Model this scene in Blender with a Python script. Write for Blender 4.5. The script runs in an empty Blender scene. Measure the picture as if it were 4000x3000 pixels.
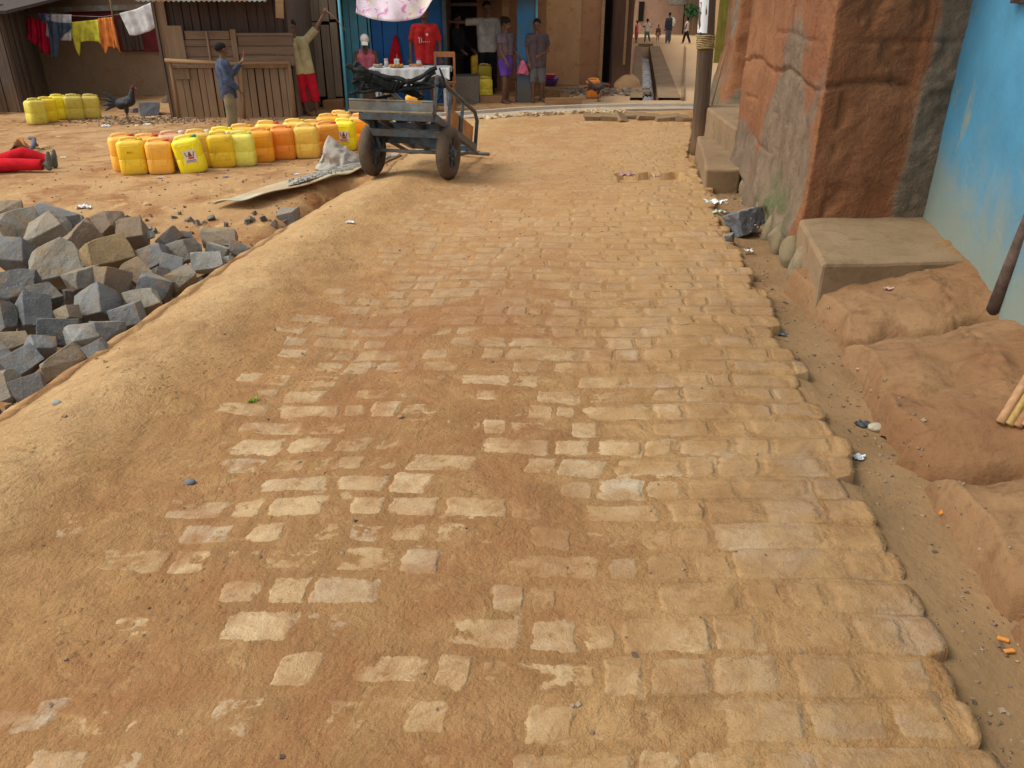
import bpy, bmesh, math, random
import numpy as np
from mathutils import Vector, Matrix, Euler, noise as mnoise
PI = math.pi
R = math.radians
C = bpy.context.scene.collection
scene = bpy.context.scene

# ------------------------------------------------------------------ camera, sky, sun, exposure
CH = 1.62; PITCH = R(26.05); F = 28/36*4000
cam = bpy.data.cameras.new('camera'); cam.lens = 28; cam.sensor_width = 36; cam.clip_end = 500; cam.clip_start = 0.05
camo = bpy.data.objects.new('camera', cam); C.objects.link(camo)
camo.location = (0, 0, CH); camo.rotation_euler = (PI/2-PITCH, 0, 0)
scene.camera = camo
scene.render.resolution_x = 1024; scene.render.resolution_y = 768
scene.view_settings.view_transform = 'Standard'; scene.view_settings.look = 'None'
scene.view_settings.exposure = 0.77; scene.view_settings.gamma = 1
SUN_EL = R(54); SUN_AZ = R(-98)      # azimuth from +Y towards +X
w = bpy.data.worlds.new('World'); scene.world = w; w.use_nodes = True
nt = w.node_tree; nt.nodes.clear()
sky = nt.nodes.new('ShaderNodeTexSky'); sky.sky_type = 'NISHITA'; sky.sun_disc = False
sky.sun_elevation = SUN_EL; sky.sun_rotation = SUN_AZ; sky.dust_density = 4; sky.altitude = 1200
hsv = nt.nodes.new('ShaderNodeHueSaturation'); hsv.inputs['Saturation'].default_value = 0.06
bg = nt.nodes.new('ShaderNodeBackground'); bg.inputs['Strength'].default_value = 0.15
out = nt.nodes.new('ShaderNodeOutputWorld')
nt.links.new(sky.outputs[0], hsv.inputs['Color']); nt.links.new(hsv.outputs[0], bg.inputs[0]); nt.links.new(bg.outputs[0], out.inputs[0])
sun = bpy.data.lights.new('sun', 'SUN'); sun.energy = 1.15; sun.angle = R(24); sun.color = (1, .965, .80)
suno = bpy.data.objects.new('sun', sun); C.objects.link(suno)
sd = Vector((math.sin(SUN_AZ)*math.cos(SUN_EL), math.cos(SUN_AZ)*math.cos(SUN_EL), math.sin(SUN_EL)))
suno.rotation_euler = sd.to_track_quat('Z', 'Y').to_euler(); suno.location = sd*30

# ------------------------------------------------------------------ noise and terrain
def hash2(ix, iy, s):
    n = (ix.astype(np.int64)*374761393 + iy.astype(np.int64)*668265263 + s*974634777) & 0x7fffffff
    n = ((n ^ (n >> 13))*1274126177) & 0x7fffffff
    return ((n ^ (n >> 16)) & 0xffff)/65535.0
def vnoise(x, y, s=0):
    x = np.asarray(x, float); y = np.asarray(y, float)
    ix = np.floor(x); iy = np.floor(y); fx = x-ix; fy = y-iy
    fx = fx*fx*fx*(fx*(fx*6-15)+10); fy = fy*fy*fy*(fy*(fy*6-15)+10)
    a = hash2(ix, iy, s); b = hash2(ix+1, iy, s); c = hash2(ix, iy+1, s); d = hash2(ix+1, iy+1, s)
    return (a+(b-a)*fx)+((c+(d-c)*fx)-(a+(b-a)*fx))*fy
def fbm(x, y, s=0, o=4):
    t = 0; a = .5
    for k in range(o):
        t = t + a*(vnoise(x, y, s+k*17)-.5)*2; x = x*2.03+3.1; y = y*2.03+1.7; a *= .5
    return t
def sst(a, b, x):
    t = np.clip((np.asarray(x, float)-a)/(b-a), 0, 1); return t*t*(3-2*t)
def slope(y): return -.03*np.clip(np.asarray(y, float)-7, 0, 8)-.004*np.maximum(np.asarray(y, float)-15, 0)
def ray(px, py):
    x = (px-2000)/F; v = (1500-py)/F
    return (x, math.cos(PITCH)+math.sin(PITCH)*v, -math.sin(PITCH)+math.cos(PITCH)*v)
def PZ(px, py, z=0.):
    d = ray(px, py); t = (z-CH)/d[2]; return Vector((d[0]*t, d[1]*t, z))
def PY(px, py, Y):
    d = ray(px, py); t = Y/d[1]; return Vector((d[0]*t, Y, CH+d[2]*t))
def march(px, py, fn):
    d = ray(px, py); t = 1.0
    while t < 140:
        x, y, z = d[0]*t, d[1]*t, CH+d[2]*t
        if z < fn(x, y): break
        t += .01 if t < 20 else .03
    return Vector((x, y, float(fn(x, y))))
# edges of the cobbled road as x(y)
_rr = [PZ(a*1.808, b*1.808) for a, b in [(2160, 1659), (2110, 1560), (2075, 1460), (2025, 1370), (1985, 1300), (1900, 1150), (1835, 1050), (1800, 940), (1740, 850), (1700, 760), (1660, 690), (1620, 600), (1580, 530), (1555, 470), (1530, 405)]]
_ry = [-3, 0]+[p.y for p in _rr]+[8.6, 9.6, 12, 14.0, 15, 40]; _rx = [1.0, 1.03]+[p.x for p in _rr]+[1.93, 2.05, 2.6, 3.0, 3.2, 3.2]
_ly = [-3, 0, 2.0, 3.03, 3.6, 4.4, 5.2, 6.1, 7.2, 8.26, 9.5, 12.2, 13.9, 15, 40]; _lx = [-2.9, -2.7, -2.4, -2.2, -2.12, -2.03, -1.92, -1.78, -1.58, -1.36, -1.3, -1.1, -.9, -.6, -.6]
def rr(y): return np.interp(y, _ry, _rx)
def rl(y): return np.interp(y, _ly, _lx)
def kerb_y(x): return np.interp(x, [-1.2, -.7, .2, 1.2, 2.3, 3.6], [13.4, 13.75, 14.4, 14.85, 15.1, 15.15])
def yard_drop(x, y):
    d = .30*(1-sst(5.6, 8.6, y))+.02
    tr = -.36*np.exp(-((rl(y)-x-.20)/.17)**2)*sst(6.0, 6.6, y)*(1-sst(7.9, 8.3, y))
    return tr - d*sst(0.0, .16, rl(y)-x) + .10*sst(1.2, 3.2, rl(y)-x)*(1-sst(5.6, 8.6, y))
def pitmask(x, y):
    return sst(.98, 1.02, x)*sst(7.98, 8.02, y)*(1-sst(8.42, 8.46, y))
def H(x, y):
    h = slope(y) + yard_drop(x, y)
    h = h - .055*sst(-.02, .02, np.asarray(x)-rr(y))*(1-sst(13.5, 14.5, y))
    h = h + .012*fbm(np.asarray(x)*1.1, np.asarray(y)*1.1, 5, 3)*sst(0, .3, rl(y)-x)
    return h
def G(px, py): return march(px, py, lambda x, y: float(H(x, y)))
def gz(x, y): return float(H(x, y))

# ------------------------------------------------------------------ shader helpers
class NG:
    def __init__(s, name):
        s.m = bpy.data.materials.new(name); s.m.use_nodes = True; s.t = s.m.node_tree; s.n = s.t.nodes
        s.b = s.n['Principled BSDF']; s.b.inputs['Roughness'].default_value = .9
        s.b.inputs['Specular IOR Level'].default_value = .25
    def node(s, typ, ins=None, **kw):
        n = s.n.new('ShaderNode'+typ)
        for k, v in kw.items(): setattr(n, k, v)
        for k, v in (ins or {}).items(): s.put(n.inputs[k], v)
        return n
    def put(s, inp, v):
        if isinstance(v, bpy.types.NodeSocket): s.t.links.new(v, inp)
        elif v is not None: inp.default_value = v
    def ma(s, op, a, b=None, c=None, clamp=False):
        n = s.node('Math', operation=op, use_clamp=clamp); s.put(n.inputs[0], a); s.put(n.inputs[1], b); s.put(n.inputs[2], c); return n.outputs[0]
    def add(s, a, b): return s.ma('ADD', a, b)
    def sub(s, a, b): return s.ma('SUBTRACT', a, b)
    def mul(s, a, b): return s.ma('MULTIPLY', a, b)
    def ss(s, x, a, b, lo=0., hi=1.):
        n = s.node('MapRange', {'Value': x, 'From Min': a, 'From Max': b, 'To Min': lo, 'To Max': hi}, interpolation_type='SMOOTHSTEP'); return n.outputs[0]
    def noise(s, vec, scale, det=4, rough=.55, dist=0, dim='3D', w=None):
        n = s.node('TexNoise', noise_dimensions=dim); s.put(n.inputs['Scale'], scale)
        n.inputs['Detail'].default_value = det; n.inputs['Roughness'].default_value = rough; n.inputs['Distortion'].default_value = dist
        if vec is not None: s.put(n.inputs['Vector'], vec)
        return n.outputs['Fac']
    def vor(s, vec, scale, feat='F1', out='Distance'):
        n = s.node('TexVoronoi', feature=feat); s.put(n.inputs['Scale'], scale); s.put(n.inputs['Vector'], vec); return n.outputs[out]
    def mix(s, f, a, b, blend='MIX'):
        n = s.node('Mix', data_type='RGBA', blend_type=blend); s.put(n.inputs[0], f)
        for i, v in ((6, a), (7, b)): s.put(n.inputs[i], (*v, 1) if isinstance(v, tuple) and len(v) == 3 else v)
        return n.outputs[2]
    def sep(s, v): n = s.node('SeparateXYZ'); s.put(n.inputs[0], v); return n.outputs
    def comb(s, x, y, z=0.): n = s.node('CombineXYZ'); s.put(n.inputs[0], x); s.put(n.inputs[1], y); s.put(n.inputs[2], z); return n.outputs[0]
    def map(s, v, sc): n = s.node('Mapping'); s.put(n.inputs['Vector'], v); n.inputs['Scale'].default_value = sc; return n.outputs[0]
    def obj(s): return s.node('TexCoord').outputs['Object']
    def pos(s): return s.node('NewGeometry').outputs['Position']
    def bump(s, h, dist=.01, st=1.): n = s.node('Bump', {'Height': h, 'Distance': dist, 'Strength': st}); s.t.links.new(n.outputs[0], s.b.inputs['Normal'])
    def col(s, c): s.put(s.b.inputs['Base Color'], (*c, 1) if isinstance(c, tuple) and len(c) == 3 else c)
    def set(s, k, v): s.put(s.b.inputs[k], v)
def lin(*c): return tuple((v/255/12.92 if v/255 <= .04045 else ((v/255+.055)/1.055)**2.4) for v in c)
def simple(name, c, rough=.85, var=.25, scale=8, bump=.004, spec=.25, dirt=None, metal=0, det=5):
    g = NG(name); p = g.obj(); n = g.noise(p, scale, det, .6); n2 = g.noise(p, scale*6, 3, .6)
    a = tuple(min(1, v*(1+var)) for v in c); b = tuple(v*(1-var) for v in c)
    k = g.mix(g.ss(n, .3, .7), b, a)
    if dirt: k = g.mix(g.ss(g.noise(p, scale*.45, 6, .65), .5-dirt[1]*.25, .75-dirt[1]*.25), k, dirt[0])
    g.col(k); g.set('Roughness', rough); g.set('Specular IOR Level', spec); g.set('Metallic', metal)
    if bump: g.bump(g.add(n, g.mul(n2, .4)), bump)
    return g.m
DUST = (.43, .235, .09); RED = (.27, .118, .042); PALE = (.53, .33, .145)

# ------------------------------------------------------------------ mesh builder
OFF = {}
def tag(o, label=None, cat=None, group=None, kind=None):
    if label: o['label'] = label
    if cat: o['category'] = cat
    if group: o['group'] = group
    if kind: o['kind'] = kind
    return o
def thing(name, loc, label, cat, group=None):
    o = bpy.data.objects.new(name, None); C.objects.link(o); o.location = loc; o.empty_display_size = .1
    OFF[o.name] = Vector(loc); return tag(o, label, cat, group)
def link(name, me, mat=None, parent=None, smooth=False):
    o = bpy.data.objects.new(name, me); C.objects.link(o)
    if mat: me.materials.append(mat)
    if parent is not None:
        o.parent = parent; off = OFF.get(parent.name, Vector((0, 0, 0))); OFF[o.name] = off
        if off.length: me.transform(Matrix.Translation(-off))
    if smooth: me.polygons.foreach_set('use_smooth', [True]*len(me.polygons))
    return o
class MB:
    def __init__(s): s.v = []; s.f = []
    def add(s, vs, fs):
        n = len(s.v); s.v += [tuple(v) for v in vs]; s.f += [tuple(i+n for i in f) for f in fs]; return s
    def box(s, c, d, rot=None, taper=1., jit=0):
        hx, hy, hz = d[0]/2, d[1]/2, d[2]/2; vs = []
        for z in (-1, 1):
            k = taper if z > 0 else 1
            for x, y in ((-1, -1), (1, -1), (1, 1), (-1, 1)):
                v = Vector((x*hx*k, y*hy*k, z*hz))
                if jit: v += Vector((random.uniform(-jit, jit), random.uniform(-jit, jit), random.uniform(-jit, jit)))
                vs.append(v)
        if rot is not None: M = Euler(rot).to_matrix() if not isinstance(rot, Matrix) else rot; vs = [M@v for v in vs]
        return s.add([v+Vector(c) for v in vs], [(0, 3, 2, 1), (4, 5, 6, 7), (0, 1, 5, 4), (1, 2, 6, 5), (2, 3, 7, 6), (3, 0, 4, 7)])
    def beam(s, a, b, w, h, up=(0, 0, 1)):
        a = Vector(a); b = Vector(b); d = b-a; L = d.length; d.normalize(); x = d.cross(Vector(up))
        if x.length < 1e-3: x = d.cross(Vector((0, 1, 0)))
        x.normalize(); z = x.cross(d); M = Matrix((x, d, z)).transposed()
        return s.box((a+b)/2, (w, L, h), M)
    def tube(s, pts, r, n=8, cap=True):
        pts = [Vector(p) for p in pts]; rs = r if isinstance(r, (list, tuple)) else [r]*len(pts); vs = []; fs = []
        ref = Vector((0, 0, 1))
        for i, p in enumerate(pts):
            d = (pts[min(i+1, len(pts)-1)]-pts[max(i-1, 0)]).normalized()
            if abs(d.dot(ref)) > .95: ref = Vector((1, 0, 0)) if abs(d.x) < .9 else Vector((0, 1, 0))
            x = d.cross(ref).normalized(); y = x.cross(d); ref = y if False else ref
            for k in range(n):
                a = 2*PI*k/n; vs.append(p+(x*math.cos(a)+y*math.sin(a))*rs[i])
        for i in range(len(pts)-1):
            for k in range(n): fs.append((i*n+k, i*n+(k+1) % n, (i+1)*n+(k+1) % n, (i+1)*n+k))
        if cap: fs.append(tuple(range(n-1, -1, -1))); fs.append(tuple(range((len(pts)-1)*n, len(pts)*n)))
        return s.add(vs, fs)
    def lathe(s, prof, c=(0, 0, 0), n=16, axis='Z'):
        vs = []; fs = []
        for r, z in prof:
            for k in range(n):
                a = 2*PI*k/n; v = (r*math.cos(a), r*math.sin(a), z)
                if axis == 'X': v = (z, r*math.cos(a), r*math.sin(a))
                vs.append(Vector(v)+Vector(c))
        for i in range(len(prof)-1):
            for k in range(n): fs.append((i*n+k, i*n+(k+1) % n, (i+1)*n+(k+1) % n, (i+1)*n+k))
        fs.append(tuple(range(n-1, -1, -1))); fs.append(tuple(range((len(prof)-1)*n, len(prof)*n)))
        return s.add(vs, fs)
    def grid(s, fn, nu, nv):
        vs = [fn(i/nu, j/nv) for j in range(nv+1) for i in range(nu+1)]
        fs = [(j*(nu+1)+i, j*(nu+1)+i+1, (j+1)*(nu+1)+i+1, (j+1)*(nu+1)+i) for j in range(nv) for i in range(nu)]
        return s.add(vs, fs)
    def ell(s, c, r, M=None, nu=12, nv=8):
        c = Vector(c); vs = []; fs = []
        for j in range(1, nv):
            t = PI*j/nv
            for i in range(nu):
                a = 2*PI*i/nu; v = Vector((r[0]*math.sin(t)*math.cos(a), r[1]*math.sin(t)*math.sin(a), r[2]*math.cos(t)))
                if M is not None: v = M@v
                vs.append(v+c)
        top = Vector((0, 0, r[2])); bot = Vector((0, 0, -r[2]))
        if M is not None: top = M@top; bot = M@bot
        vs += [top+c, bot+c]; T = len(vs)-2; B = T+1
        for j in range(nv-2):
            for i in range(nu): fs.append((j*nu+i, (j+1)*nu+i, (j+1)*nu+(i+1) % nu, j*nu+(i+1) % nu))
        for i in range(nu): fs.append((T, i, (i+1) % nu)); fs.append((B, (nv-2)*nu+(i+1) % nu, (nv-2)*nu+i))
        return s.add(vs, fs)
    def mesh(s, name):
        me = bpy.data.meshes.new(name); me.from_pydata(s.v, [], s.f); me.update(); return me
    def build(s, name, mat=None, parent=None, smooth=False, bevel=0, thick=0, seg=2):
        me = s.mesh(name); bm = bmesh.new(); bm.from_mesh(me)
        bmesh.ops.recalc_face_normals(bm, faces=bm.faces); bm.to_mesh(me); bm.free()
        o = link(name, me, mat, parent, smooth)
        if thick: m = o.modifiers.new('t', 'SOLIDIFY'); m.thickness = thick; m.offset = 0
        if bevel: m = o.modifiers.new('b', 'BEVEL'); m.width = bevel; m.segments = seg; m.limit_method = 'ANGLE'; m.angle_limit = R(35)
        return o
def npgrid(name, X, Y, Z, mat, parent=None, uv=None, attrs=None, smooth=True):
    ny, nx = X.shape; co = np.stack([X, Y, Z], -1).reshape(-1, 3)
    idx = np.arange(nx*ny).reshape(ny, nx)
    q = np.stack([idx[:-1, :-1], idx[:-1, 1:], idx[1:, 1:], idx[1:, :-1]], -1).reshape(-1, 4)
    me = bpy.data.meshes.new(name); me.vertices.add(len(co)); me.vertices.foreach_set('co', co.ravel())
    me.loops.add(q.size); me.loops.foreach_set('vertex_index', q.ravel().astype(np.int32))
    me.polygons.add(len(q)); me.polygons.foreach_set('loop_start', np.arange(0, q.size, 4, dtype=np.int32)); me.polygons.foreach_set('loop_total', np.full(len(q), 4, dtype=np.int32))
    me.update(calc_edges=True)
    if uv is not None:
        l = me.uv_layers.new(name='UVMap'); u = np.stack([uv[0], uv[1]], -1).reshape(-1, 2)[q.ravel()]; l.data.foreach_set('uv', u.ravel())
    for k, a in (attrs or {}).items():
        at = me.attributes.new(k, 'FLOAT', 'POINT'); at.data.foreach_set('value', np.asarray(a, float).ravel())
    return link(name, me, mat, parent, smooth)
# ------------------------------------------------------------------ materials of the setting
def dirt_material():
    g = NG('dirt'); p = g.pos()
    big = g.noise(p, .45, 5, .6); mid = g.noise(p, 2.3, 5, .65, .4); fine = g.noise(p, 26, 4, .7)
    k = g.mix(g.ss(big, .38, .62), (0.350, 0.192, 0.082), (0.440, 0.267, 0.123))
    k = g.mix(g.ss(mid, .45, .68), k, RED); k = g.mix(g.ss(g.noise(p, 5, 4, .6, .5), .56, .72), k, PALE)
    gut = g.node('Attribute', attribute_name='gutter').outputs['Fac']; k = g.mix(g.mul(gut, .88), k, g.mix(g.ss(mid, .35, .65), (0.185, 0.111, 0.052), (0.270, 0.163, 0.079)))
    k = g.mix(g.mul(g.ss(fine, .5, .8), .5), k, (0.200, 0.107, 0.050))
    v = g.vor(p, 38); peb = g.ss(v, .10, .22, 1, 0); pm = g.mul(peb, g.ss(g.noise(p, 3.1, 3, .6), .46, .6))
    k = g.mix(g.mul(pm, .7), k, (0.340, 0.248, 0.215)); v2 = g.vor(p, 17); p2 = g.mul(g.ss(v2, .07, .13, 1, 0), g.ss(g.noise(p, 1.7, 3, .6), .5, .58))
    k = g.mix(g.mul(p2, .7), k, (0.150, 0.092, 0.055))
    sp_ = g.sep(p); k = g.mix(g.mul(g.ss(sp_[1], 14.8, 16.5), g.mul(g.ss(sp_[0], .8, 1.8), .7)), k, (0.520, 0.360, 0.215))
    g.col(k); g.set('Roughness', .95)
    g.bump(g.add(g.add(g.mul(mid, 1.5), g.mul(fine, .35)), g.add(g.mul(pm, .35), g.mul(p2, .5))), .02); return g.m
def road_material():
    g = NG('cobbles under dust'); uv = g.node('UVMap').outputs[0]; S = g.sep(uv); u, v = S[0], S[1]
    m1 = g.noise(g.comb(u, v, 3.), 13, 3, .6); m2 = g.noise(g.comb(u, v, 9.), 13, 3, .6)
    u = g.add(u, g.mul(g.sub(m1, .5), .045)); v = g.add(v, g.mul(g.sub(m2, .5), .03))
    vr = g.ma('DIVIDE', v, .150); r = g.ma('FLOOR', vr); fv = g.ma('FRACT', vr)
    wr = g.node('TexWhiteNoise', {'W': r}, noise_dimensions='1D').outputs['Value']
    wob = g.noise(g.comb(g.mul(u, 1.6), g.mul(r, 5.37)), 1.6, 1, .5)
    ur = g.add(g.add(g.ma('DIVIDE', u, .195), g.mul(wr, 9.)), g.mul(g.sub(wob, .5), 2.6)); c = g.ma('FLOOR', ur); fu = g.ma('FRACT', ur)
    wn = g.node('TexWhiteNoise', {'Vector': g.comb(c, r, 4.)}, noise_dimensions='3D'); rnd = wn.outputs['Value']; rc = g.sep(wn.outputs['Color'])
    du = g.mul(g.ma('MINIMUM', fu, g.sub(1., fu)), .195); dv = g.mul(g.ma('MINIMUM', fv, g.sub(1., fv)), .150)
    n = g.node('Math', operation='SMOOTH_MIN'); g.put(n.inputs[0], du); g.put(n.inputs[1], dv); n.inputs[2].default_value = .03; d = n.outputs[0]
    dd = g.sub(d, g.mul(rc[2], .014)); prof = g.ss(dd, .001, .026)
    tone = g.noise(g.comb(u, v, 0.), 55, 4, .7)
    P0 = g.comb(S[0], S[1], 0.)
    surf = g.noise(g.comb(u, v, rnd), 9, 4, .6)
    hs = g.add(g.mul(prof, .55), g.add(g.mul(rnd, .62), g.mul(g.sub(surf, .5), .85)))
    # dust level: thick on the left shoulder, thin near the right edge (u runs from the right edge, negative to the left)
    base = g.ss(S[0], -3.0, -2.25, 1.65, .79)
    base2 = g.ss(S[0], -1.2, -.3, 0., -.48)
    far = g.ss(S[1], 2.2, 5.0, 0., -.22)
    low = g.noise(P0, 1.1, 4, .6, .3); md = g.noise(P0, 4.5, 5, .62, .5)
    L = g.add(g.add(g.add(base, base2), far), g.add(g.mul(g.sub(low, .5), 1.5), g.mul(g.sub(md, .5), 1.15)))
    rag = g.noise(P0, 17, 4, .7, .6); L = g.add(L, g.add(g.mul(g.sub(tone, .5), .25), g.mul(g.sub(rag, .5), .95)))
    L = g.add(L, g.mul(g.ss(S[1], 2.3, 1.1), g.ss(S[0], -.3, -1.1, 0, .05)))
    e = g.ss(g.sub(hs, L), -.05, .07)
    film = g.noise(P0, 1.7, 6, .68, .8)
    # colours
    red = g.ss(g.add(g.mul(g.noise(P0, .8, 4, .6), .6), g.mul(g.noise(P0, 2.9, 5, .6, .6), .5)), .48, .66)
    wet = g.mul(g.ss(g.noise(P0, 1.35, 4, .6, .3), .40, .66), 1.)
    dk = g.mix(red, (0.370, 0.196, 0.072), (0.285, 0.133, 0.046))
    dk = g.mix(g.mul(g.ss(S[0], -3.3, -1.7, 1, 0), .75), dk, g.mix(g.ss(md, .35, .65), (0.320, 0.165, 0.061), (0.430, 0.240, 0.094)))
    dk = g.mix(g.mul(g.ss(S[1], 3.0, 7.5), .75), dk, g.mix(g.ss(low, .35, .62), (0.500, 0.294, 0.119), (0.400, 0.209, 0.079)))
    cb = g.mul(g.ss(S[0], -2.7, -1.9), g.ss(S[0], -.2, -1.0)); dk = g.mix(g.mul(cb, g.ss(S[1], 7.5, 3., .1, .62)), dk, (0.235, 0.117, 0.046))
    mot = g.noise(g.comb(S[0], S[1], 7.), 7.5, 6, .68, .7); dk = g.mix(g.mul(g.ss(mot, .50, .66), .55), dk, (0.240, 0.122, 0.050)); dk = g.mix(g.mul(g.ss(mot, .44, .34), .5), dk, (0.500, 0.317, 0.142))
    trk = g.noise(g.comb(g.mul(g.add(S[0], g.mul(S[1], .06)), 9.), g.mul(S[1], 1.1), 2.), 1.3, 5, .65, .5); lft = g.ss(S[0], -1.4, -2.1)
    dk = g.mix(g.mul(lft, g.mul(g.ss(trk, .50, .66), .32)), dk, (0.270, 0.133, 0.051)); dk = g.mix(g.mul(lft, g.mul(g.ss(trk, .44, .30), .28)), dk, (0.470, 0.296, 0.131))
    rb = g.mul(g.ss(S[0], -2.95, -2.4), g.ss(S[0], -1.0, -1.7)); dk = g.mix(g.mul(rb, g.mul(g.ss(S[1], 2.0, 4.0), g.ss(md, .40, .60, .1, .75))), dk, (0.360, 0.169, 0.060))
    sh_ = g.ss(g.add(S[0], g.mul(md, .25)), -2.62, -2.95); dk = g.mix(g.mul(sh_, .8), dk, g.mix(g.ss(low, .35, .65), (0.46, 0.29, 0.135), (0.56, 0.375, 0.185)))
    dk = g.mix(g.mul(g.ss(tone, .45, .75), .4), dk, (0.200, 0.102, 0.044))
    speck = g.noise(g.comb(u, v, 2.), 160, 2, .6)
    st = g.mix(rnd, (0.440, 0.291, 0.148), (0.560, 0.404, 0.236)); st = g.mix(g.mul(g.ss(rc[1], .7, .95), .45), st, (0.400, 0.350, 0.290))
    st = g.mix(g.mul(g.ss(surf, .62, .35), .55), st, (0.400, 0.240, 0.110)); st = g.mix(g.mul(g.ss(speck, .5, .72), .4), st, (0.260, 0.184, 0.110))
    fz = g.ss(S[0], -.9, -.1); fz = g.ma('MAXIMUM', g.mul(fz, .85), g.mul(g.ss(S[1], 2.9, 4.6), .74)); st = g.mix(fz, st, g.mix(g.ss(surf, .32, .66), (.265, .158, .084), (.355, .228, .132)))
    k = g.mix(e, dk, st)
    wash = g.mul(g.ss(g.noise(P0, 3.3, 6, .66, .5), .36, .56), .9); k = g.mix(g.mul(wash, g.ss(S[0], -1.9, -.5, .35, 1.)), k, g.mix(g.ss(md, .35, .65), (0.330, 0.181, 0.070), (0.420, 0.250, 0.107)))
    k = g.mix(g.mul(g.ss(film, .46, .64), .55), k, g.mix(g.ss(md, .35, .65), (0.265, 0.135, 0.053), (0.340, 0.184, 0.075)))
    k = g.mix(g.mul(g.mul(g.ss(S[0], -2.85, -2.3), g.ss(S[0], -.5, -1.4)), g.ss(g.noise(P0, 1.5, 6, .7, .9), .44, .58, 0, .62)), k, (0.270, 0.115, 0.043))
    joint = g.mul(g.ss(d, .0, .007, 1, 0), g.mul(g.ss(L, .15, .75, 1, 0), g.ss(md, .35, .6, .8, .15))); k = g.mix(joint, k, (0.230, 0.128, 0.056))
    clod = g.mul(g.ss(g.vor(g.comb(g.add(S[0], g.mul(md, .1)), S[1], 0.), 24), .12, .3, 1, 0), g.mul(g.ss(g.noise(P0, 1.9, 4, .65), .50, .6), g.ss(S[0], -1.3, -2.2))); k = g.mix(g.mul(clod, .5), k, (0.220, 0.117, 0.050))
    rt = g.ss(S[0], -1.1, -.2); k = g.mix(g.mul(rt, .30), k, g.mix(1., k, (.60, .58, .58), 'MULTIPLY'))
    gr = g.noise(g.comb(S[0], S[1], 5.), 210, 2, .7); k = g.mix(g.mul(g.ss(gr, .50, .72), .24), k, (.18, .085, .035)); k = g.mix(g.mul(g.ss(gr, .46, .30), .18), k, (.60, .42, .25))
    bl = g.noise(P0, 12, 5, .72, .9); k = g.mix(g.mul(g.ss(bl, .53, .60), .33), k, (.22, .108, .045))
    k = g.mix(g.mul(g.ss(S[1], 3.6, 6.5), .28), k, (.56, .345, .155))
    # dark gravel drift bottom and pebbles
    peb = g.mul(g.ss(g.vor(P0, 60), .08, .2, 1, 0), g.ss(g.noise(P0, 2.2, 3, .6), .5, .62)); k = g.mix(g.mul(peb, .4), k, (0.270, 0.174, 0.098))
    g.col(k); g.set('Roughness', .93)
    hh = g.ma('MAXIMUM', g.mul(hs, 1.), g.add(L, g.mul(tone, .10)))
    hh = g.add(hh, g.add(g.mul(e, g.mul(speck, .16)), g.add(g.mul(g.add(peb, g.mul(clod, 3.)), .12), g.add(g.add(g.mul(md, 1.1), g.add(g.mul(mot, .5), g.mul(g.mul(trk, lft), .6))), g.mul(tone, .32)))))
    g.bump(hh, .0125); return g.m
def mud_material(name, a, b, c3, plaster=None, green=None, bump=.02, sc=1.):
    g = NG(name); p = g.obj(); n1 = g.noise(p, 1.3*sc, 5, .6, .3); n2 = g.noise(p, 5.5*sc, 6, .65, .5); n3 = g.noise(p, 30*sc, 4, .7)
    k = g.mix(g.ss(n1, .35, .65), a, b); k = g.mix(g.mul(g.ss(n2, .5, .72), .8), k, c3); k = g.mix(g.mul(g.ss(n3, .5, .75), .35), k, tuple(v*.45 for v in c3))
    if plaster:
        at = g.node('Attribute', attribute_name='plaster').outputs['Fac']; pc = g.mix(g.ss(n2, .35, .7), plaster, tuple(v*.62 for v in plaster)); k = g.mix(at, k, pc)
    if green:
        at = g.node('Attribute', attribute_name='moss').outputs['Fac']; k = g.mix(g.mul(at, g.ss(n2, .42, .6)), k, green)
    g.col(k); g.set('Roughness', .95); g.bump(g.add(n2, g.mul(n3, .4)), bump); return g.m
def wood_material(name, a, b, dust=.0, axis='z', dustc=(.30, .17, .08), rough=.85):
    g = NG(name); p = g.obj(); sc = {'z': (14, 14, .9), 'x': (.9, 14, 14), 'y': (14, .9, 14)}[axis]
    isl = g.node('NewGeometry').outputs['Random Per Island']
    off = g.node('VectorMath', operation='ADD'); g.put(off.inputs[0], g.map(p, sc)); g.put(off.inputs[1], g.comb(g.mul(isl, 37.), g.mul(isl, 11.), g.mul(isl, 23.)))
    n = g.noise(off.outputs[0], 1.6, 5, .65, .4); n2 = g.noise(p, 2.2, 5, .6)
    k = g.mix(g.ss(n, .3, .7), a, b); k = g.mix(g.mul(isl, .5), k, tuple(v*.5 for v in a)); k = g.mix(g.mul(g.ss(n2, .5, .7), .4), k, tuple(v*.6 for v in b))
    if dust:
        z = g.sep(g.pos())[2]; f = g.mul(g.ss(g.add(z, g.mul(n2, .5)), -.2, .75, 1, 0), dust); k = g.mix(f, k, dustc)
    g.col(k); g.set('Roughness', rough); g.bump(n, .006); return g.m
def paint_material(name, c, worn, wc, streak=True, rough=.7, lowz=None):
    g = NG(name); p = g.obj(); n = g.noise(g.map(p, (1, 1, .8)), 2.6, 7, .66, .5); n2 = g.noise(p, 22, 4, .7); n3 = g.noise(p, 1.2, 4, .6)
    k = g.mix(g.ss(n3, .3, .7), tuple(v*.8 for v in c), tuple(min(1, v*1.12) for v in c))
    f = g.ss(g.add(n, g.mul(g.sub(n2, .5), .25)), worn, worn+.16)
    if lowz is not None:
        z = g.sep(p)[2]; f = g.ma('MAXIMUM', f, g.ss(g.add(z, g.mul(g.sub(n, .5), 1.2)), lowz[0], lowz[1], 1, 0))
    k = g.mix(f, k, wc); g.col(k); g.set('Roughness', rough); g.bump(g.add(n2, g.mul(n, .5)), .004); return g.m
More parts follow.
